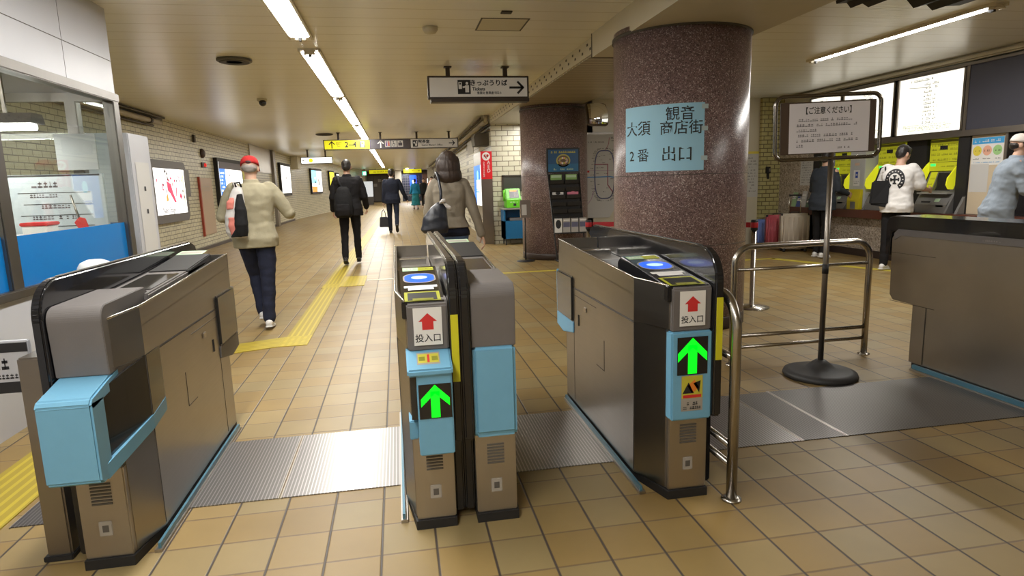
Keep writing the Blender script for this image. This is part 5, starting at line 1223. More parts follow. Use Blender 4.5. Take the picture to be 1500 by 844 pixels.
MB().use(WHITE).box(-2.62, -2.46, 5.0, 5.16, 1.0, 1.07, .005).build('box_body', None, R); MB().use(RED).box(-2.63, -2.45, 4.99, 5.17, 1.07, 1.095, .006).build('lid', None, R)
R = empty('red_fan', (-2.3, 5.15, 1.0), 'red paddle with a dark handle leaning inside the office window', 'paddle')
MB().use(RED).prism([(-2.345, 1.08), (-2.30, 1.002), (-2.25, 1.03), (-2.27, 1.11), (-2.31, 1.12)], 'y', 5.14, 5.155, bev=.003).build('blade', None, R); MB().use(STEEL_DK).tube([(-2.31, 5.147, 1.11), (-2.37, 5.20, 1.28)], .008, 8).build('handle', None, R)
R = empty('white_cabinet', (-2.33, 6.0, 0), 'tall white cabinet with notices just past the office window corner', 'cabinet')
MB().use(FASCIA).box(-2.55, -2.21, 5.95, 6.4, 0, 1.79, .008).build('cabinet_body', None, R)
s = Sheet(frame((-2.2095, 6.18, 1.2), (0, 1, 0), (0, 0, 1)), .002); s.rect(-.15, .15, -.5, .35, GRYP).next().rect(-.02, .02, .1, .14, INK).rect(-.02, .02, -.1, -.06, INK); s.build('notices', R)
# dark covering at the ceiling over the ticket counter
R = empty('dark_covering', (3.9, 4.75, CEIL), 'ragged dark covering hanging from the ceiling above the black topped gate', 'covering')
dm = MB().use(BLACKM)
for x0, x1, pts in ((3.55, 3.98, [(3.55, 2.675), (3.57, 2.62), (3.66, 2.63), (3.70, 2.59), (3.78, 2.64), (3.86, 2.60), (3.93, 2.64), (3.98, 2.675)]), (4.25, 4.95, [(4.2, 2.675), (4.28, 2.60), (4.40, 2.63), (4.46, 2.585), (4.56, 2.62), (4.72, 2.63), (4.80, 2.675)])): dm.prism(pts, 'y', 4.45, 4.8)
dm.build('covering_cloth', None, R)
# ================================================================ people
from mathutils import noise as mnoise
SKIN = mat('skin', (.56, .34, .24), .5, noise=.06, nscale=30)
HAIRB = mat('black hair', (.018, .014, .012), .42, noise=.3, nscale=60, bump=.4, bscale=120)
HAIRBR = mat('dark brown hair', (.034, .019, .012), .55, noise=.3, nscale=50, bump=.3, bscale=110)
def cloth(name, col, n=.10): return mat(name, col, .85, noise=n, nscale=25, bump=.25, bscale=220, spec=.25)
def blob(shapes, voxel, name, m, parent, smooth=4, wrinkle=0.0, wscale=9.0, zs=1.6):
    """Joins closed shapes into one continuous skin."""
    me = bpy.data.meshes.new('b'); me.from_pydata(shapes.v, [], shapes.f)
    bm = bmesh.new(); bm.from_mesh(me); bmesh.ops.remove_doubles(bm, verts=bm.verts, dist=1e-5); bmesh.ops.recalc_face_normals(bm, faces=bm.faces); bm.to_mesh(me); bm.free()
    o = bpy.data.objects.new('b', me); COL.objects.link(o)
    r = o.modifiers.new('r', 'REMESH'); r.mode = 'VOXEL'; r.voxel_size = voxel; r.use_smooth_shade = True
    if smooth:
        s = o.modifiers.new('s', 'SMOOTH'); s.iterations = smooth; s.factor = .5
    dg = bpy.context.evaluated_depsgraph_get(); out = bpy.data.meshes.new_from_object(o.evaluated_get(dg))
    bpy.data.objects.remove(o); bpy.data.meshes.remove(me)
    out.name = name
    if wrinkle:
        ns = [v.normal.copy() for v in out.vertices]
        for v, n_ in zip(out.vertices, ns):
            p = v.co; a = mnoise.noise(Vector((p.x*wscale, p.y*wscale, p.z*wscale*zs)))+.5*mnoise.noise(Vector((p.x*wscale*2.3+7, p.y*wscale*2.3, p.z*wscale*zs*1.9)))
            v.co = p+n_*a*wrinkle
    for p in out.polygons: p.use_smooth = True
    out.materials.clear(); out.materials.append(m)
    q = bpy.data.objects.new(name, out); COL.objects.link(q)
    if parent is not None: q.parent = parent
    return q
def caps(mb, pts, rs, seg=14):
    """Rounded tapering limb through PTS."""
    for p, r in zip(pts, rs): mb.ell(p, (r, r, r), seg, 8)
    mb.tube(pts, rs, seg)
def loft(mb, rings, seg=24):
    """RINGS: (centre, rx, ry); closed at both ends."""
    vs = []; fs = []
    for c, rx, ry in rings:
        for k in range(seg):
            a = 2*PI*k/seg; ca, sa = math.cos(a), math.sin(a)
            e = .82
            vs.append((c[0]+rx*math.copysign(abs(ca)**e, ca), c[1]+ry*math.copysign(abs(sa)**e, sa), c[2]))
    for i in range(len(rings)-1):
        for k in range(seg): fs.append((i*seg+k, i*seg+(k+1) % seg, (i+1)*seg+(k+1) % seg, (i+1)*seg+k))
    fs.append(list(range(seg))[::-1]); fs.append([(len(rings)-1)*seg+k for k in range(seg)])
    mb.add(vs, fs, True)
def rx_(v, a): return Vector((v.x, v.y*math.cos(a)-v.z*math.sin(a), v.y*math.sin(a)+v.z*math.cos(a)))
def hand(mb, wr, d, n, thumb, curl, k):
    """Palm, four bent fingers and a thumb. D along the forearm, N out of the palm, THUMB towards the thumb side."""
    d = d.normalized(); n = (n-d*n.dot(d)).normalized(); t = thumb-d*thumb.dot(d)-n*thumb.dot(n); t.normalize()
    for i in range(5):
        f = i/4; c = wr+d*(.012+.075*f)*k; wd = (.026+.014*min(1, f*1.6))*k
        for q in (-1, -.33, .33, 1): mb.ell(c+t*wd*q*.8, (.0135*k,)*3, 8, 6)
    for j, (off, ln) in enumerate(((.033, .9), (.011, 1.0), (-.011, .93), (-.033, .74))):
        p = wr+d*.088*k+t*off*k; dd = (d+t*off*2.2).normalized(); pts = [p]; a = 0
        for L_ in (.043, .028, .021):
            a += curl*(.7+.12*j); dirv = (dd*math.cos(a)+n*math.sin(a)).normalized(); p = p+dirv*L_*ln*k; pts.append(p)
        caps(mb, pts, [.0088*k, .0082*k, .0075*k, .0066*k], 8)
    p = wr+d*.022*k+t*.026*k; d1 = (d*.65+t*.65+n*.35).normalized(); d2 = (d*.9+t*.15+n*.5).normalized()
    caps(mb, [p, p+d1*.042*k, p+d1*.042*k+d2*.034*k, p+d1*.042*k+d2*.034*k+(d2+n*.4).normalized()*.022*k], [.0125*k, .0105*k, .0092*k, .0075*k], 8)
class Body:
    def __init__(s, h, lean=0, legs=((0, 0), (0, 0)), arms=((5, 8, 15), (5, 8, 15)), nod=0, turn=0, female=False, width=1.0, armin=(0, 0), hipturn=0):
        """LEGS/ARMS: (left, right). Leg: (thigh forward, knee bend) in degrees; arm: (upper arm forward, outward, elbow bend); ARMIN turns the forearm inward."""
        s.h = h; R = math.radians; s.k = h/1.70; s.fem = female; s.wd = width
        s.lean = math.tan(R(lean)); s.nod = R(nod); s.turn = R(turn)
        s.legs = []; s.arms = []
        low = 9
        for i, sx in enumerate((-1, 1)):
            hip = Vector((sx*.052*h, 0, .505*h)); th, kn = R(legs[i][0]), R(legs[i][1]); ad_ = legs[i][2] if len(legs[i]) > 2 else 0
            kd = Vector((sx*(.02-ad_), math.sin(th), -math.cos(th))); knee = hip+kd*.235*h
            a = th-kn; ad = Vector((-sx*ad_*1.3, math.sin(a), -math.cos(a))).normalized(); ank = knee+ad*.235*h
            s.legs.append([hip, knee, ank, a]); low = min(low, ank.z-.042*h-(.02*h if a < -.45 else 0))
        s.drop = low
        for L_ in s.legs:
            for j in range(3): L_[j] = L_[j]-Vector((0, 0, low))
        for i, sx in enumerate((-1, 1)):
            z = .803*h-low; sh = Vector((sx*.104*h*width*(.92 if female else 1), s.lean*(z-.5*h), z)); f, o, e = [R(x) for x in arms[i]]
            ud = Vector((sx*math.sin(o), math.sin(f)*math.cos(o), -math.cos(f)*math.cos(o))).normalized(); el = sh+ud*.172*h
            # bend the elbow forward in the plane of travel, then inward
            ax = Vector((1, 0, 0)); fd = Matrix.Rotation(e, 3, ax) @ ud; fd = Matrix.Rotation(R(armin[i])*sx, 3, Vector((0, 0, 1))) @ fd
            wr = el+fd.normalized()*.148*h; s.arms.append([sh, el, wr, fd.normalized(), sx])
    def at(s, zf, x=0, y=0): z = zf*s.h-s.drop; return Vector((x, y+s.lean*(z-(.5*s.h-s.drop)) if zf > .5 else y, z))
    def headM(s):
        c = s.at(.868); return Matrix.Translation(c) @ Matrix.Rotation(-s.turn, 4, 'Z') @ Matrix.Rotation(-s.nod, 4, 'X')
    def torso(s, grow, z0, z1, extra=()):
        """Rings of the trunk between two heights (as parts of the stature)."""
        h = s.h; T = [(.47, .095, .066, 0), (.52, .103, .072, -.004), (.56, .096, .066, -.002), (.61, .088, .060, .002), (.67, .092, .064, .002), (.72, .100, .068, 0), (.765, .106, .066, -.002), (.80, .100, .056, -.003), (.823, .070, .045, -.003), (.838, .045, .038, 0)]
        if s.fem: T = [(.47, .100, .068, 0), (.52, .104, .074, -.004), (.56, .092, .064, -.002), (.61, .078, .054, .002), (.67, .082, .060, .004), (.72, .090, .070, .008), (.765, .093, .062, 0), (.80, .088, .050, -.003), (.823, .060, .041, -.003), (.838, .040, .035, 0)]
        def val(z):
            for a, b in zip(T, T[1:]):
                if a[0] <= z <= b[0]:
                    f = (z-a[0])/(b[0]-a[0]); return [a[i]+(b[i]-a[i])*f for i in (1, 2, 3)]
            return list((T[0] if z < T[0][0] else T[-1])[1:])
        zs = sorted({z0, z1, *[t[0] for t in T if z0 < t[0] < z1]}); out = []
        for z in zs:
            a, b, c = val(z); g = grow(z) if callable(grow) else grow
            out.append((s.at(z, 0, c*h), a*h*s.wd+g, b*h+g))
        return out
    def skin(s, parent, voxel, curl=(.45, .45), palms=None):
        h, k = s.h, s.k; mb = MB()
        loft(mb, s.torso(-.012, .48, .838))
        caps(mb, [s.at(.80), s.at(.845, 0, .004*h), s.at(.885, 0, .010*h)], [.036*h, .033*h, .032*h])
        for hip, kn, an, a in s.legs:
            caps(mb, [hip, hip.lerp(kn, .5), kn, kn.lerp(an, .35)+Vector((0, -.003*h, 0)), an], [.046*h, .039*h, .029*h, .026*h, .019*h])
            f = Vector((0, math.cos(a+.0), math.sin(a))); caps(mb, [an+f*-.02*h-Vector((0, 0, .016*h)), an+f*.05*h-Vector((0, 0, .022*h)), an+f*.095*h-Vector((0, 0, .028*h))], [.02*h, .020*h, .012*h])
        for i, (sh, el, wr, fd, sx) in enumerate(s.arms):
            caps(mb, [sh, sh.lerp(el, .45), el, el.lerp(wr, .3), wr], [.031*h, .027*h, .021*h, .022*h, .0145*h])
            n = (palms[i] if palms else Vector((-sx, 0, 0))); hand(mb, wr, fd, n, Vector((0, .9, .3)) if abs(n.x) > .5 else Vector((-sx, .2, 0)), curl[i], k)
        M = s.headM(); hk = k
        def E(c, r): mb.ell(M @ Vector([x*hk for x in c]), [x*hk for x in r], 18, 12, (M.to_3x3()))
        E((0, -.008, .115), (.074, .092, .100)); E((0, .018, .060), (.060, .072, .066)); E((0, .052, .020), (.034, .034, .026))
        E((0, .094, .066), (.011, .014, .012)); caps(mb, [M @ Vector((0, .084*hk, .10*hk)), M @ Vector((0, .098*hk, .068*hk))], [.008*hk, .010*hk], 8)
        for q in (-1, 1):
            E((q*.075, -.006, .082), (.010, .020, .032)); E((q*.030, .076, .118), (.024, .012, .009)); E((q*.040, .058, .066), (.022, .020, .022)); E((q*.030, .078, .098), (.014, .012, .010))
        E((0, .083, .042), (.022, .010, .006)); E((0, .080, .030), (.018, .011, .007))
        return blob(mb, voxel, 'body', SKIN, parent, 3)
    def eyes(s, parent):
        M = s.headM(); k = s.k; o = MB().use(WHITE)
        for q in (-1, 1): o.ell(M @ Vector((q*.030*k, .084*k, .099*k)), (.011*k, .006*k, .006*k), 10, 8, M.to_3x3())
        o.use(INK)
        for q in (-1, 1): o.ell(M @ Vector((q*.030*k, .0895*k, .099*k)), (.0055*k, .0025*k, .0055*k), 10, 8, M.to_3x3())
        o.use(HAIRB)
        for q in (-1, 1): o.ell(M @ Vector((q*.030*k, .087*k, .122*k)), (.019*k, .005*k, .0035*k), 10, 8, M.to_3x3())
        o.use(mat('lips', (.42, .16, .13), .5)).ell(M @ Vector((0, .091*k, .036*k)), (.018*k, .004*k, .004*k), 10, 8, M.to_3x3())
        return o.build('face', None, parent, local=True)
    def hair(s, parent, m, voxel, style='short'):
        M = s.headM(); k = s.k; mb = MB()
        def E(c, r): mb.ell(M @ Vector([x*k for x in c]), [x*k for x in r], 20, 14, M.to_3x3())
        if style == 'short':
            E((0, -.020, .140), (.080, .092, .086)); E((0, -.045, .095), (.074, .066, .070)); E((0, -.060, .055), (.052, .036, .040)); E((0, .035, .185), (.062, .060, .034))
            for q in (-1, 1): E((q*.066, .012, .125), (.018, .030, .040))
        elif style == 'crop':
            E((0, -.018, .135), (.078, .092, .084)); E((0, -.045, .095), (.072, .062, .066)); E((0, -.058, .060), (.056, .034, .034)); E((0, .03, .180), (.055, .055, .030))
        elif style == 'nape':
            E((0, -.045, .080), (.075, .058, .045)); E((0, -.062, .055), (.052, .030, .026))
            for q in (-1, 1): E((q*.068, .01, .10), (.014, .024, .030))
        else:  # bob to the shoulders
            E((0, -.015, .130), (.096, .106, .098)); E((0, -.042, .05), (.120, .094, .125)); E((0, -.052, -.03), (.128, .084, .095)); E((0, .04, .190), (.068, .056, .034))
            for q in (-1, 1): E((q*.095, .006, .055), (.030, .056, .115)); E((q*.108, -.005, -.035), (.030, .054, .075))
        return blob(mb, voxel, 'hair', m, parent, 8 if style == 'bob' else 3, .003, 40, .15)
    def coat(s, parent, m, voxel, name='jacket', hem=.46, grow=.020, sleeve=1.0, flare=.012, wr=.006, srad=(1, 1, 1), collar=True):
        h = s.h; mb = MB()
        loft(mb, s.torso(lambda z: grow+max(0, (.60-z)*flare*8), hem, .832))
        for sh, el, w, fd, sx in s.arms:
            a, b, c = srad
            if sleeve >= 1: caps(mb, [sh-Vector((sx*.012*h, 0, .004*h)), sh.lerp(el, .4), el, el.lerp(w, .5), w-fd*.004*h], [.040*h*a, .037*h*a, .031*h*b, .028*h*b, .0235*h*c])
            else: caps(mb, [sh-Vector((sx*.012*h, 0, .004*h)), sh.lerp(el, .4), sh.lerp(el, sleeve)], [.040*h*a, .040*h*a, .040*h*b])
        if collar: loft(mb, [(s.at(.825), .046*h, .044*h), (s.at(.842), .041*h, .042*h), (s.at(.856, 0, .002*h), .038*h, .041*h)])
        return blob(mb, voxel, name, m, parent, 3, wr)
    def trousers(s, parent, m, voxel, top=.60, grow=.012, rad=(1, 1, 1), name='trousers', wr=.005):
        h = s.h; mb = MB(); loft(mb, s.torso(grow, .475, top))
        for hip, kn, an, a in s.legs:
            A, B, C = rad
            caps(mb, [hip, hip.lerp(kn, .5), kn, kn.lerp(an, .5), an+(kn-an).normalized()*.004*h], [.052*h*A, .047*h*A, .038*h*B, .034*h*B, .031*h*C])
        return blob(mb, voxel, name, m, parent, 3, wr)
    def shoes(s, parent, m, sole, voxel):
        h = s.h
        for hip, kn, an, a in s.legs:
            f = Vector((0, math.cos(a), math.sin(a))); up = Vector((0, -math.sin(a), math.cos(a))); mb = MB()
            P = lambda y, z: an+f*y*h+up*z*h
            caps(mb, [P(-.028, -.020), P(.0, -.017), P(.05, -.024), P(.095, -.029)], [.0215*h, .023*h, .021*h, .0135*h]); caps(mb, [P(-.005, .0), P(-.008, -.02)], [.022*h, .023*h])
            sh = blob(mb, voxel, 'shoe', m, parent, 2)
            sl = MB().use(sole)
            ring = [(-.052, -.017), (-.052, .017), (-.02, .021), (.05, .026), (.095, .020), (.112, 0), (.095, -.020), (.05, -.024), (-.02, -.021)]
            v = [P(y, -.042)+Vector((x*h, 0, 0)) for y, x in ring]+[P(y, -.034)+Vector((x*h, 0, 0)) for y, x in ring]; n = len(ring)
            sl.add(v, [list(range(n)), list(range(n, 2*n))[::-1]]+[(i, (i+1) % n, n+(i+1) % n, n+i) for i in range(n)])
            sl.build('sole', None, sh, local=True)
def person(x, y, rz, label, group=None):
    return empty('person', (x, y, .006), label, 'person', group, math.radians(rz))
def world(root, p): return wmat(root) @ Vector(p)
NAVYJ = cloth('navy suit cloth', (.014, .017, .030)); BLACKJ = cloth('black suit cloth', (.012, .011, .012)); DENIM = cloth('dark denim', (.016, .019, .038), .2)
BEIGEJ = cloth('beige jacket cloth', (.335, .300, .205)); TAUPE = cloth('taupe jacket cloth', (.25, .215, .165)); JEANS = cloth('washed blue jeans', (.10, .16, .30), .25)
WHSH = mat('white shoe', (.72, .70, .68), .5); BLSH = mat('black shoe', (.015, .014, .014), .3); BLAKC = cloth('black cloth', (.012, .012, .013)); REDC = cloth('red cap cloth', (.42, .025, .025))

# -- man in the red cap
RC = person(-1.30, 6.12, 4, 'person in red cap, beige jacket and dark jeans walking away with a sling backpack')
b = Body(1.575, lean=3, legs=((26, 40, .10), (-5, 2, .03)), arms=((8, 24, 70), (4, 30, 80)), nod=16, width=1.02, armin=(35, 30))
b.skin(RC, .006); b.eyes(RC); b.hair(RC, mat('grey hair', (.25, .22, .20), .6), .006, 'nape')
b.coat(RC, BEIGEJ, .008, hem=.465, grow=.028, wr=.006, srad=(1.12, 1.15, 1.1)); b.trousers(RC, DENIM, .008, rad=(1.08, 1.1, 1.15), wr=.007)
b.shoes(RC, WHSH, WHITE, .006)
def cap_(b, parent, m, back=True, brim=1):
    M = b.headM(); k = b.k; mb = MB()
    prof = [(.0, .212), (.03, .210), (.058, .198), (.078, .172), (.086, .140), (.088, .118), (.083, .118)]
    mb.use(m).lathe([(r*k, z*k) for r, z in prof[::-1]], (0, 0, 0), 32, True, M @ Matrix.Diagonal((1, 1.16, 1, 1)) @ Matrix.Translation((0, -.004, 0)))
    c = mb.build('cap', None, parent, local=True)
    br = MB().use(m); s = brim; n = 14; top = []; 
    for i in range(n+1):
        a = PI*(.12+.76*i/n); top.append(((.086*math.cos(a)), (s*(.085+.085*math.sin(a)) if abs(math.cos(a)) < .9 else s*.10)))
    inner = [(.084*math.cos(PI*(.12+.76*i/n)), s*(.012+.084*math.sin(PI*(.12+.76*i/n)))) for i in range(n+1)]
    vs = []
    for (x, y), (u, v) in zip(top, inner): vs += [M @ Vector((x*k, y*k, .112*k-.010*k*(x*x/.007))), M @ Vector((u*k, v*k, .124*k)), M @ Vector((x*k, y*k, .107*k-.010*k*(x*x/.007))), M @ Vector((u*k, v*k, .119*k))]
    fs = []
    for i in range(n):
        a, q = 4*i, 4*i+4; fs += [(a, a+1, q+1, q), (a+2, q+2, q+3, a+3), (a, q, q+2, a+2), (a+1, a+3, q+3, q+1)]
    br.add(vs, fs, True); br.build('brim', None, c, local=True)
    if back:
        st = MB().use(m); M2 = M
        st.tube([M @ Vector((.05*k*math.cos(t), (-.098)*k+.006*k*abs(math.cos(t)), .118*k+.03*k*math.sin(t))) for t in [PI*i/8 for i in range(9)]], .004*k, 8); st.use(BLACKM).poly = None
        ad = MB().use(BLACKM).ell(M @ Vector((0, -.097*k, .126*k)), (.030*k, .010*k, .018*k), 14, 8, M.to_3x3()); ad.build('cap_opening', None, c, local=True)
    return c
cap_(b, RC, REDC)

# -- man in black with a backpack
SB = person(-.79, 10.85, 0, 'person in black suit with cropped hair walking away, black backpack on one shoulder')
b2 = Body(1.70, lean=1, legs=((-10, 10), (9, 2)), arms=((-4, 12, 34), (2, 14, 40)), nod=4, armin=(15, 15), width=1.06)
b2.skin(SB, .007); b2.eyes(SB); b2.hair(SB, HAIRB, .007, 'crop'); b2.coat(SB, BLACKJ, .010, hem=.455, grow=.034, flare=.016, wr=.008, srad=(1.1, 1.15, 1.15)); b2.trousers(SB, BLACKJ, .010, rad=(1.02, 1.0, 1.0)); b2.shoes(SB, BLSH, BLSH, .008)

# -- man in a navy suit
NS = person(-.12, 18.0, -2, 'person in navy suit walking away with a briefcase in the lower hand')
b3 = Body(1.765, lean=1, legs=((4, 2), (-18, 28)), arms=((-2, 6, 8), (-2, 18, 30)), armin=(0, -10), width=1.05)
b3.skin(NS, .009); b3.eyes(NS); b3.hair(NS, HAIRB, .009, 'short'); b3.coat(NS, NAVYJ, .012, hem=.455, grow=.024, flare=.014, srad=(1.08, 1.08, 1.1)); b3.trousers(NS, NAVYJ, .012); b3.shoes(NS, BLSH, BLSH, .010)
sc_ = MB().use(WHITE); loft(sc_, [(b3.at(.848), .041*b3.h, .042*b3.h), (b3.at(.862, 0, .003), .037*b3.h, .040*b3.h)]); sc_.build('shirt_collar', None, NS, local=True)

# -- woman with the shoulder bag
WM = person(.48, 5.9, -3, 'person with brown bob, taupe jacket and jeans walking away behind the middle gates')
b4 = Body(1.545, lean=1, legs=((12, 4), (-10, 14)), arms=((4, 12, 40), (-4, 17, 10)), female=True, width=.98, armin=(10, 0), nod=3)
b4.skin(WM, .006); b4.eyes(WM); b4.hair(WM, HAIRBR, .006, 'bob'); b4.coat(WM, TAUPE, .007, hem=.545, grow=.022, flare=.03, wr=.005, srad=(1.05, 1.02, 1.15)); b4.coat(WM, cloth('navy top cloth', (.010, .012, .024)), .008, name='top', hem=.495, grow=.012, sleeve=.25, collar=False, srad=(.75, .7, .7))
b4.trousers(WM, JEANS, .008, rad=(1.0, .98, .95)); b4.shoes(WM, BLSH, BLSH, .007)

# -- far figures
TE = person(1.02, 35.5, 6, 'person in turquoise top and long teal skirt far down the corridor')
b5 = Body(1.66, legs=((6, 0), (-6, 6)), arms=((0, 12, 30), (0, 10, 20)), female=True)
b5.skin(TE, .014); b5.hair(TE, HAIRB, .014, 'short'); b5.coat(TE, cloth('turquoise cloth', (.02, .20, .36)), .016, name='top', hem=.5, srad=(1.2, 1.2, 1.2))
sk_ = MB(); loft(sk_, [(b5.at(.12), .26, .20), (b5.at(.35), .20, .16), (b5.at(.56), .15, .11)]); blob(sk_, .02, 'skirt', cloth('teal skirt cloth', (.02, .17, .20)), TE, 2, .02, 6); b5.shoes(TE, BLSH, BLSH, .014)
FB = person(1.62, 29.5, 176, 'person with black hair in black clothes walking toward the gates beyond the taupe jacket')
b6 = Body(1.66, legs=((10, 2), (-8, 10)), arms=((0, 10, 20), (8, 10, 40)), nod=3)
b6.skin(FB, .012); b6.eyes(FB); b6.hair(FB, HAIRB, .012, 'short'); b6.coat(FB, BLAKC, .014, hem=.42, grow=.03); b6.trousers(FB, BLACKJ, .014); b6.shoes(FB, BLSH, BLSH, .014)
FD = person(1.62, 38.5, 178, 'person in dark clothes in the far distance beside the turquoise top')
b7 = Body(1.70, legs=((8, 2), (-8, 8)))
b7.skin(FD, .016); b7.hair(FD, HAIRB, .016, 'short'); b7.coat(FD, BLAKC, .018, hem=.45, grow=.03); b7.trousers(FD, BLACKJ, .018); b7.shoes(FD, BLSH, BLSH, .018)

# -- at the ticket machines
DM = person(6.40, 8.69, -72, 'person in dark slate jacket using a ticket machine beside the suitcases')
b8 = Body(1.60, lean=3, legs=((4, 2), (-3, 2)), arms=((4, 10, 60), (6, 10, 66)), nod=16, armin=(10, 10))
b8.skin(DM, .009); b8.eyes(DM); b8.hair(DM, HAIRB, .009, 'short'); b8.coat(DM, cloth('slate jacket cloth', (.035, .042, .055)), .011, hem=.44, grow=.03); b8.trousers(DM, BLACKJ, .011); b8.shoes(DM, WHSH, WHITE, .010)
WT = person(6.36, 7.18, -62, 'person in white T-shirt with a horseshoe emblem on the back at a ticket machine')
b9 = Body(1.60, lean=4, legs=((-4, 0), (6, 2)), arms=((8, 10, 50), (22, 12, 62)), nod=24, turn=18, armin=(10, 10))
b9.skin(WT, .008); b9.eyes(WT); b9.hair(WT, HAIRB, .008, 'short'); b9.coat(WT, cloth('white T-shirt cloth', (.74, .72, .70), .04), .009, name='tshirt', hem=.46, grow=.030, flare=.004, sleeve=.80, collar=False, wr=.010, srad=(1.25, 1.3, 1)); b9.trousers(WT, BLACKJ, .011); b9.shoes(WT, WHSH, WHITE, .010)
CM = person(6.18, 5.62, -128, 'person in pale cap, face mask and grey-blue shirt reaching toward the service counter')
b10 = Body(1.60, lean=13, legs=((6, 2), (-8, 4)), arms=((24, 6, 46), (16, 6, 56)), nod=10, armin=(5, 10), width=1.0)
b10.skin(CM, .007); b10.eyes(CM); b10.hair(CM, HAIRB, .007, 'nape'); b10.coat(CM, cloth('grey-blue shirt cloth', (.25, .29, .34)), .009, name='shirt', hem=.44, grow=.032, wr=.010, srad=(1.15, 1.15, 1.1)); b10.trousers(CM, BLACKJ, .010); b10.shoes(CM, WHSH, WHITE, .010)
cap_(b10, CM, cloth('pale cap cloth', (.66, .60, .56)), back=False)
mk = MB(); Mh = b10.headM(); kk = b10.k
mk.ell(Mh @ Vector((0, .062*kk, .050*kk)), (.056*kk, .050*kk, .050*kk), 18, 12, Mh.to_3x3()); blob(mk, .006, 'face_mask', mat('white face mask', (.74, .73, .73), .7), CM, 2)

def set_down(root, ground):
    """Rests a figure on the ground by its lowest point."""
    low = min((wmat(o) @ v.co).z for o in [*root.children, *[c for k in root.children for c in k.children]] if o.type == 'MESH' for v in o.data.vertices)
    root.location.z += ground-low
for r_ in (RC, NS, WM, TE, FB, FD, DM, WT, CM): set_down(r_, .001)
set_down(SB, .0065)
# ================================================================ bags and the T-shirt emblem
from mathutils.bvhtree import BVHTree
def bagblob(rings, name, m, parent, voxel=.010, smooth=3, wr=.004):
    mb = MB(); loft(mb, [(Vector(c)-parent.location, a, b) for c, a, b in rings]); return blob(mb, voxel, name, m, parent, smooth, wr, 12)
PINK = cloth('salmon pink cloth', (.62, .20, .16)); WHC = cloth('off white bag cloth', (.58, .55, .53)); BLC = cloth('black bag cloth', (.013, .013, .014)); LEA = mat('dark navy leather', (.016, .018, .026), .38, bump=.1, bscale=150)
R = empty('sling_backpack', (-1.40, 5.90, .86), 'pink, white and black sling backpack on the back of the beige jacket', 'backpack')
bagblob([((-1.395, 5.905, .865), .075, .035), ((-1.40, 5.895, .92), .095, .055), ((-1.40, 5.895, 1.05), .09, .06), ((-1.39, 5.905, 1.17), .072, .05), ((-1.375, 5.915, 1.27), .05, .035), ((-1.365, 5.925, 1.32), .030, .022)], 'bag_body', WHC, R, .008)
bagblob([((-1.355, 5.86, .88), .048, .045), ((-1.350, 5.85, .98), .056, .062), ((-1.348, 5.855, 1.12), .046, .055), ((-1.35, 5.88, 1.25), .022, .030)], 'black_side', BLC, R, .007)
bagblob([((-1.405, 5.85, .89), .035, .022), ((-1.41, 5.842, .97), .045, .026), ((-1.415, 5.842, 1.05), .035, .02)], 'pink_pocket', PINK, R, .006)
bagblob([((-1.43, 5.862, 1.12), .032, .022), ((-1.425, 5.866, 1.18), .034, .022), ((-1.41, 5.88, 1.22), .02, .016)], 'pink_panel', PINK, R, .006)
bagblob([((-1.40, 5.838, .875), .05, .015), ((-1.375, 5.828, .94), .03, .018), ((-1.36, 5.835, 1.0), .02, .012)], 'black_pocket', BLC, R, .006)
mb = MB().use(BLC).tube([(-1.375, 5.905, 1.31), (-1.385, 5.90, 1.345), (-1.345, 5.90, 1.35), (-1.335, 5.915, 1.31)], .008, 8); mb.build('grab_loop', None, R)
mb = MB().use(WHC).tube([(-1.37, 5.93, 1.29), (-1.40, 5.96, 1.34), (-1.43, 6.06, 1.345), (-1.44, 6.18, 1.27)], .014, 8); mb.build('shoulder_strap', None, R)
R = empty('backpack', (-.85, 10.6, .8), 'black backpack hanging from one shoulder of the black suit', 'backpack')
bagblob([((-.86, 10.63, .80), .11, .05), ((-.86, 10.61, .85), .145, .085), ((-.86, 10.61, 1.0), .15, .095), ((-.855, 10.62, 1.15), .135, .085), ((-.85, 10.63, 1.26), .10, .06), ((-.85, 10.64, 1.30), .06, .035)], 'bag_body', BLC, R, .010)
bagblob([((-.86, 10.53, .83), .10, .025), ((-.86, 10.515, .92), .115, .03), ((-.86, 10.525, 1.02), .10, .025)], 'front_pocket', BLACKJ, R, .009)
MB().use(BLC).tube([(-.86, 10.63, 1.27), (-.91, 10.66, 1.37), (-.93, 10.74, 1.455), (-.94, 10.86, 1.46), (-.95, 10.98, 1.38)], .018, 8).build('shoulder_strap', None, R)
R = empty('briefcase', (-.41, 18.02, .17), 'dark briefcase carried low by the person in the navy suit', 'briefcase')
MB().use(LEA).prism([(-.52, .17), (-.26, .17), (-.285, .46), (-.495, .46)], 'y', 17.97, 18.07, bev=.015, seg=3).build('case_body', None, R)
MB().use(LEA).tube([(-.45, 18.02, .455), (-.43, 18.02, .60), (-.39, 18.02, .66), (-.35, 18.02, .60), (-.33, 18.02, .455)], .011, 8).build('handle', None, R)
R = empty('shoulder_bag', (.31, 5.62, .85), 'dark leather shoulder bag under the arm of the taupe jacket', 'handbag')
bagblob([((.325, 5.60, .855), .105, .055), ((.315, 5.60, .89), .125, .075), ((.325, 5.60, 1.0), .105, .065), ((.355, 5.605, 1.08), .07, .045), ((.385, 5.61, 1.13), .035, .022)], 'bag_body', LEA, R, .008)
MB().use(LEA).tube([(.38, 5.60, 1.11), (.385, 5.64, 1.22), (.375, 5.70, 1.33), (.365, 5.80, 1.385), (.36, 5.93, 1.37), (.355, 6.03, 1.27)], .013, 8).build('strap', None, R)
R = empty('white_scarf', (.40, 5.55, 1.08), 'small white knotted cloth on the dark shoulder bag', 'scarf')
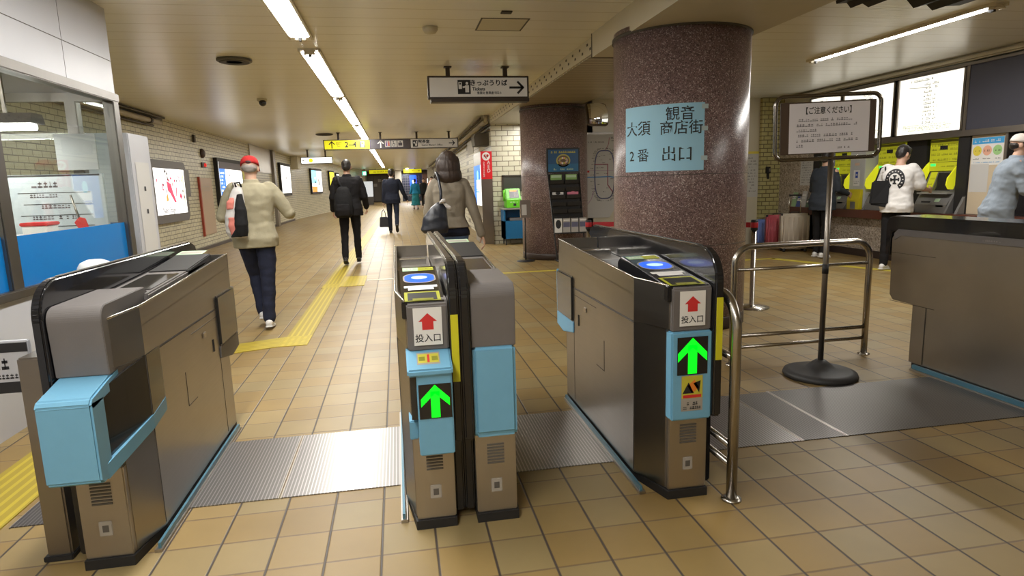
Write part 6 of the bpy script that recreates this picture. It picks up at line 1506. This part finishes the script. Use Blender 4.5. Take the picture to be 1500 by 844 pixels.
bagblob([((.375, 5.56, 1.115), .018, .014), ((.39, 5.545, 1.13), .026, .020), ((.40, 5.54, 1.155), .018, .014)], 'knot', WHC, R, .005); bagblob([((.455, 5.565, 1.06), .015, .010), ((.44, 5.555, 1.085), .026, .014), ((.41, 5.55, 1.115), .016, .012)], 'tail', WHC, R, .005)
R = empty('tote_bag', (6.20, 7.28, .86), 'black tote bag hanging beside the white T-shirt', 'tote bag')
Mt = Matrix.Translation((6.19, 7.26, 0)) @ Matrix.Rotation(math.radians(-40), 4, 'Z')
MB().use(BLC).prism([(-.13, .86), (.12, .84), (.10, 1.17), (-.11, 1.17)], 'y', -.03, .03, bev=.02, seg=3, M=Mt).build('bag_body', None, R)
MB().use(BLC).tube([Mt @ Vector(p) for p in ((-.07, 0, 1.16), (-.02, .02, 1.33), (.03, .05, 1.345), (.06, .02, 1.16))], .010, 8).build('handles', None, R)
R = empty('hand_bag', (1.49, 29.4, .45), 'dark bag carried by the far person with black hair', 'handbag')
bagblob([((1.30, 29.45, .45), .11, .06), ((1.30, 29.45, .60), .10, .06), ((1.30, 29.45, .74), .05, .03)], 'bag_body', BLC, R, .014); MB().use(BLC).tube([(1.27, 29.45, .73), (1.28, 29.45, .85), (1.31, 29.45, .85), (1.33, 29.45, .73)], .01, 6).build('handle', None, R)
from mathutils.bvhtree import BVHTree as _B
def push_out(bag, root, gap=.010):
    """Lets a carried bag lie on the wearer's clothes instead of sinking into them."""
    for o in [*root.children]:
        if o.type != 'MESH': continue
        m = wmat(o); bv_ = _B.FromPolygons([m @ v.co for v in o.data.vertices], [p.vertices[:] for p in o.data.polygons])
        for c in bag.children:
            w_ = wmat(c); wi = w_.inverted()
            for v in c.data.vertices:
                p = w_ @ v.co; q, n, i, d = bv_.find_nearest(p, .12)
                if q is None: continue
                s_ = (p-q).dot(n)
                if s_ < gap: v.co = wi @ (q+n*gap)
for bn, rt in (('sling_backpack', RC), ('backpack', SB), ('briefcase', NS), ('shoulder_bag', WM), ('white_scarf', WM), ('tote_bag', WT), ('hand_bag', FB)):
    for _ in range(3): push_out(bpy.data.objects[bn], rt)
# emblem printed on the T-shirt: a horseshoe with a small cross
shirt = [c for c in WT.children if c.name.startswith('tshirt')][0]
bv = BVHTree.FromPolygons([v.co[:] for v in shirt.data.vertices], [p.vertices[:] for p in shirt.data.polygons])
def on_back(pts, faces, m, name, lift=.003):
    vs = []
    for x, z in pts:
        h = bv.ray_cast(Vector((x, -1, z)), Vector((0, 1, 0)))
        y = h[0].y if h[0] is not None else -.1
        vs.append((x, y-lift, z))
    return MB().use(m).add(vs, faces, True).build(name, None, shirt, local=True)
pts = []; fs = []; N = 48; EX, EZ, ER = .0, 1.165, .125
for i in range(N+1):
    a = math.radians(-60)+math.radians(300)*i/N
    for r in (.58, .72, .86, 1.0): pts.append((EX+ER*r*math.cos(a)*.92, EZ+ER*r*math.sin(a)*1.08))
for i in range(N):
    for j in range(3): fs.append((i*4+j, i*4+j+1, (i+1)*4+j+1, (i+1)*4+j))
on_back(pts, fs, INK, 'horseshoe_print')
pts = []; fs = []
def patch(x0, x1, z0, z1, n=3):
    b = len(pts)
    for i in range(n+1):
        for j in range(n+1): pts.append((EX+x0+(x1-x0)*i/n, EZ+z0+(z1-z0)*j/n))
    for i in range(n):
        for j in range(n): fs.append((b+i*(n+1)+j, b+(i+1)*(n+1)+j, b+(i+1)*(n+1)+j+1, b+i*(n+1)+j+1))
patch(-.011, .011, -.05, .05); patch(-.045, -.011, -.011, .011); patch(.011, .045, -.011, .011)
for q in (-1, 1): patch(-.022, .022, q*.048-.009, q*.048+.009); patch(q*.043-.009, q*.043+.009, -.022, .022)
on_back(pts, fs, INK, 'cross_print')
pts = []; fs = []
for i in range(13):
    a = math.radians(-45)+math.radians(270)*i/12; patch(.099*math.cos(a)*.92-.008, .099*math.cos(a)*.92+.008, .099*math.sin(a)*1.08-.006, .099*math.sin(a)*1.08+.006, 1)
on_back(pts, fs, WHC, 'horseshoe_marks', .0045)
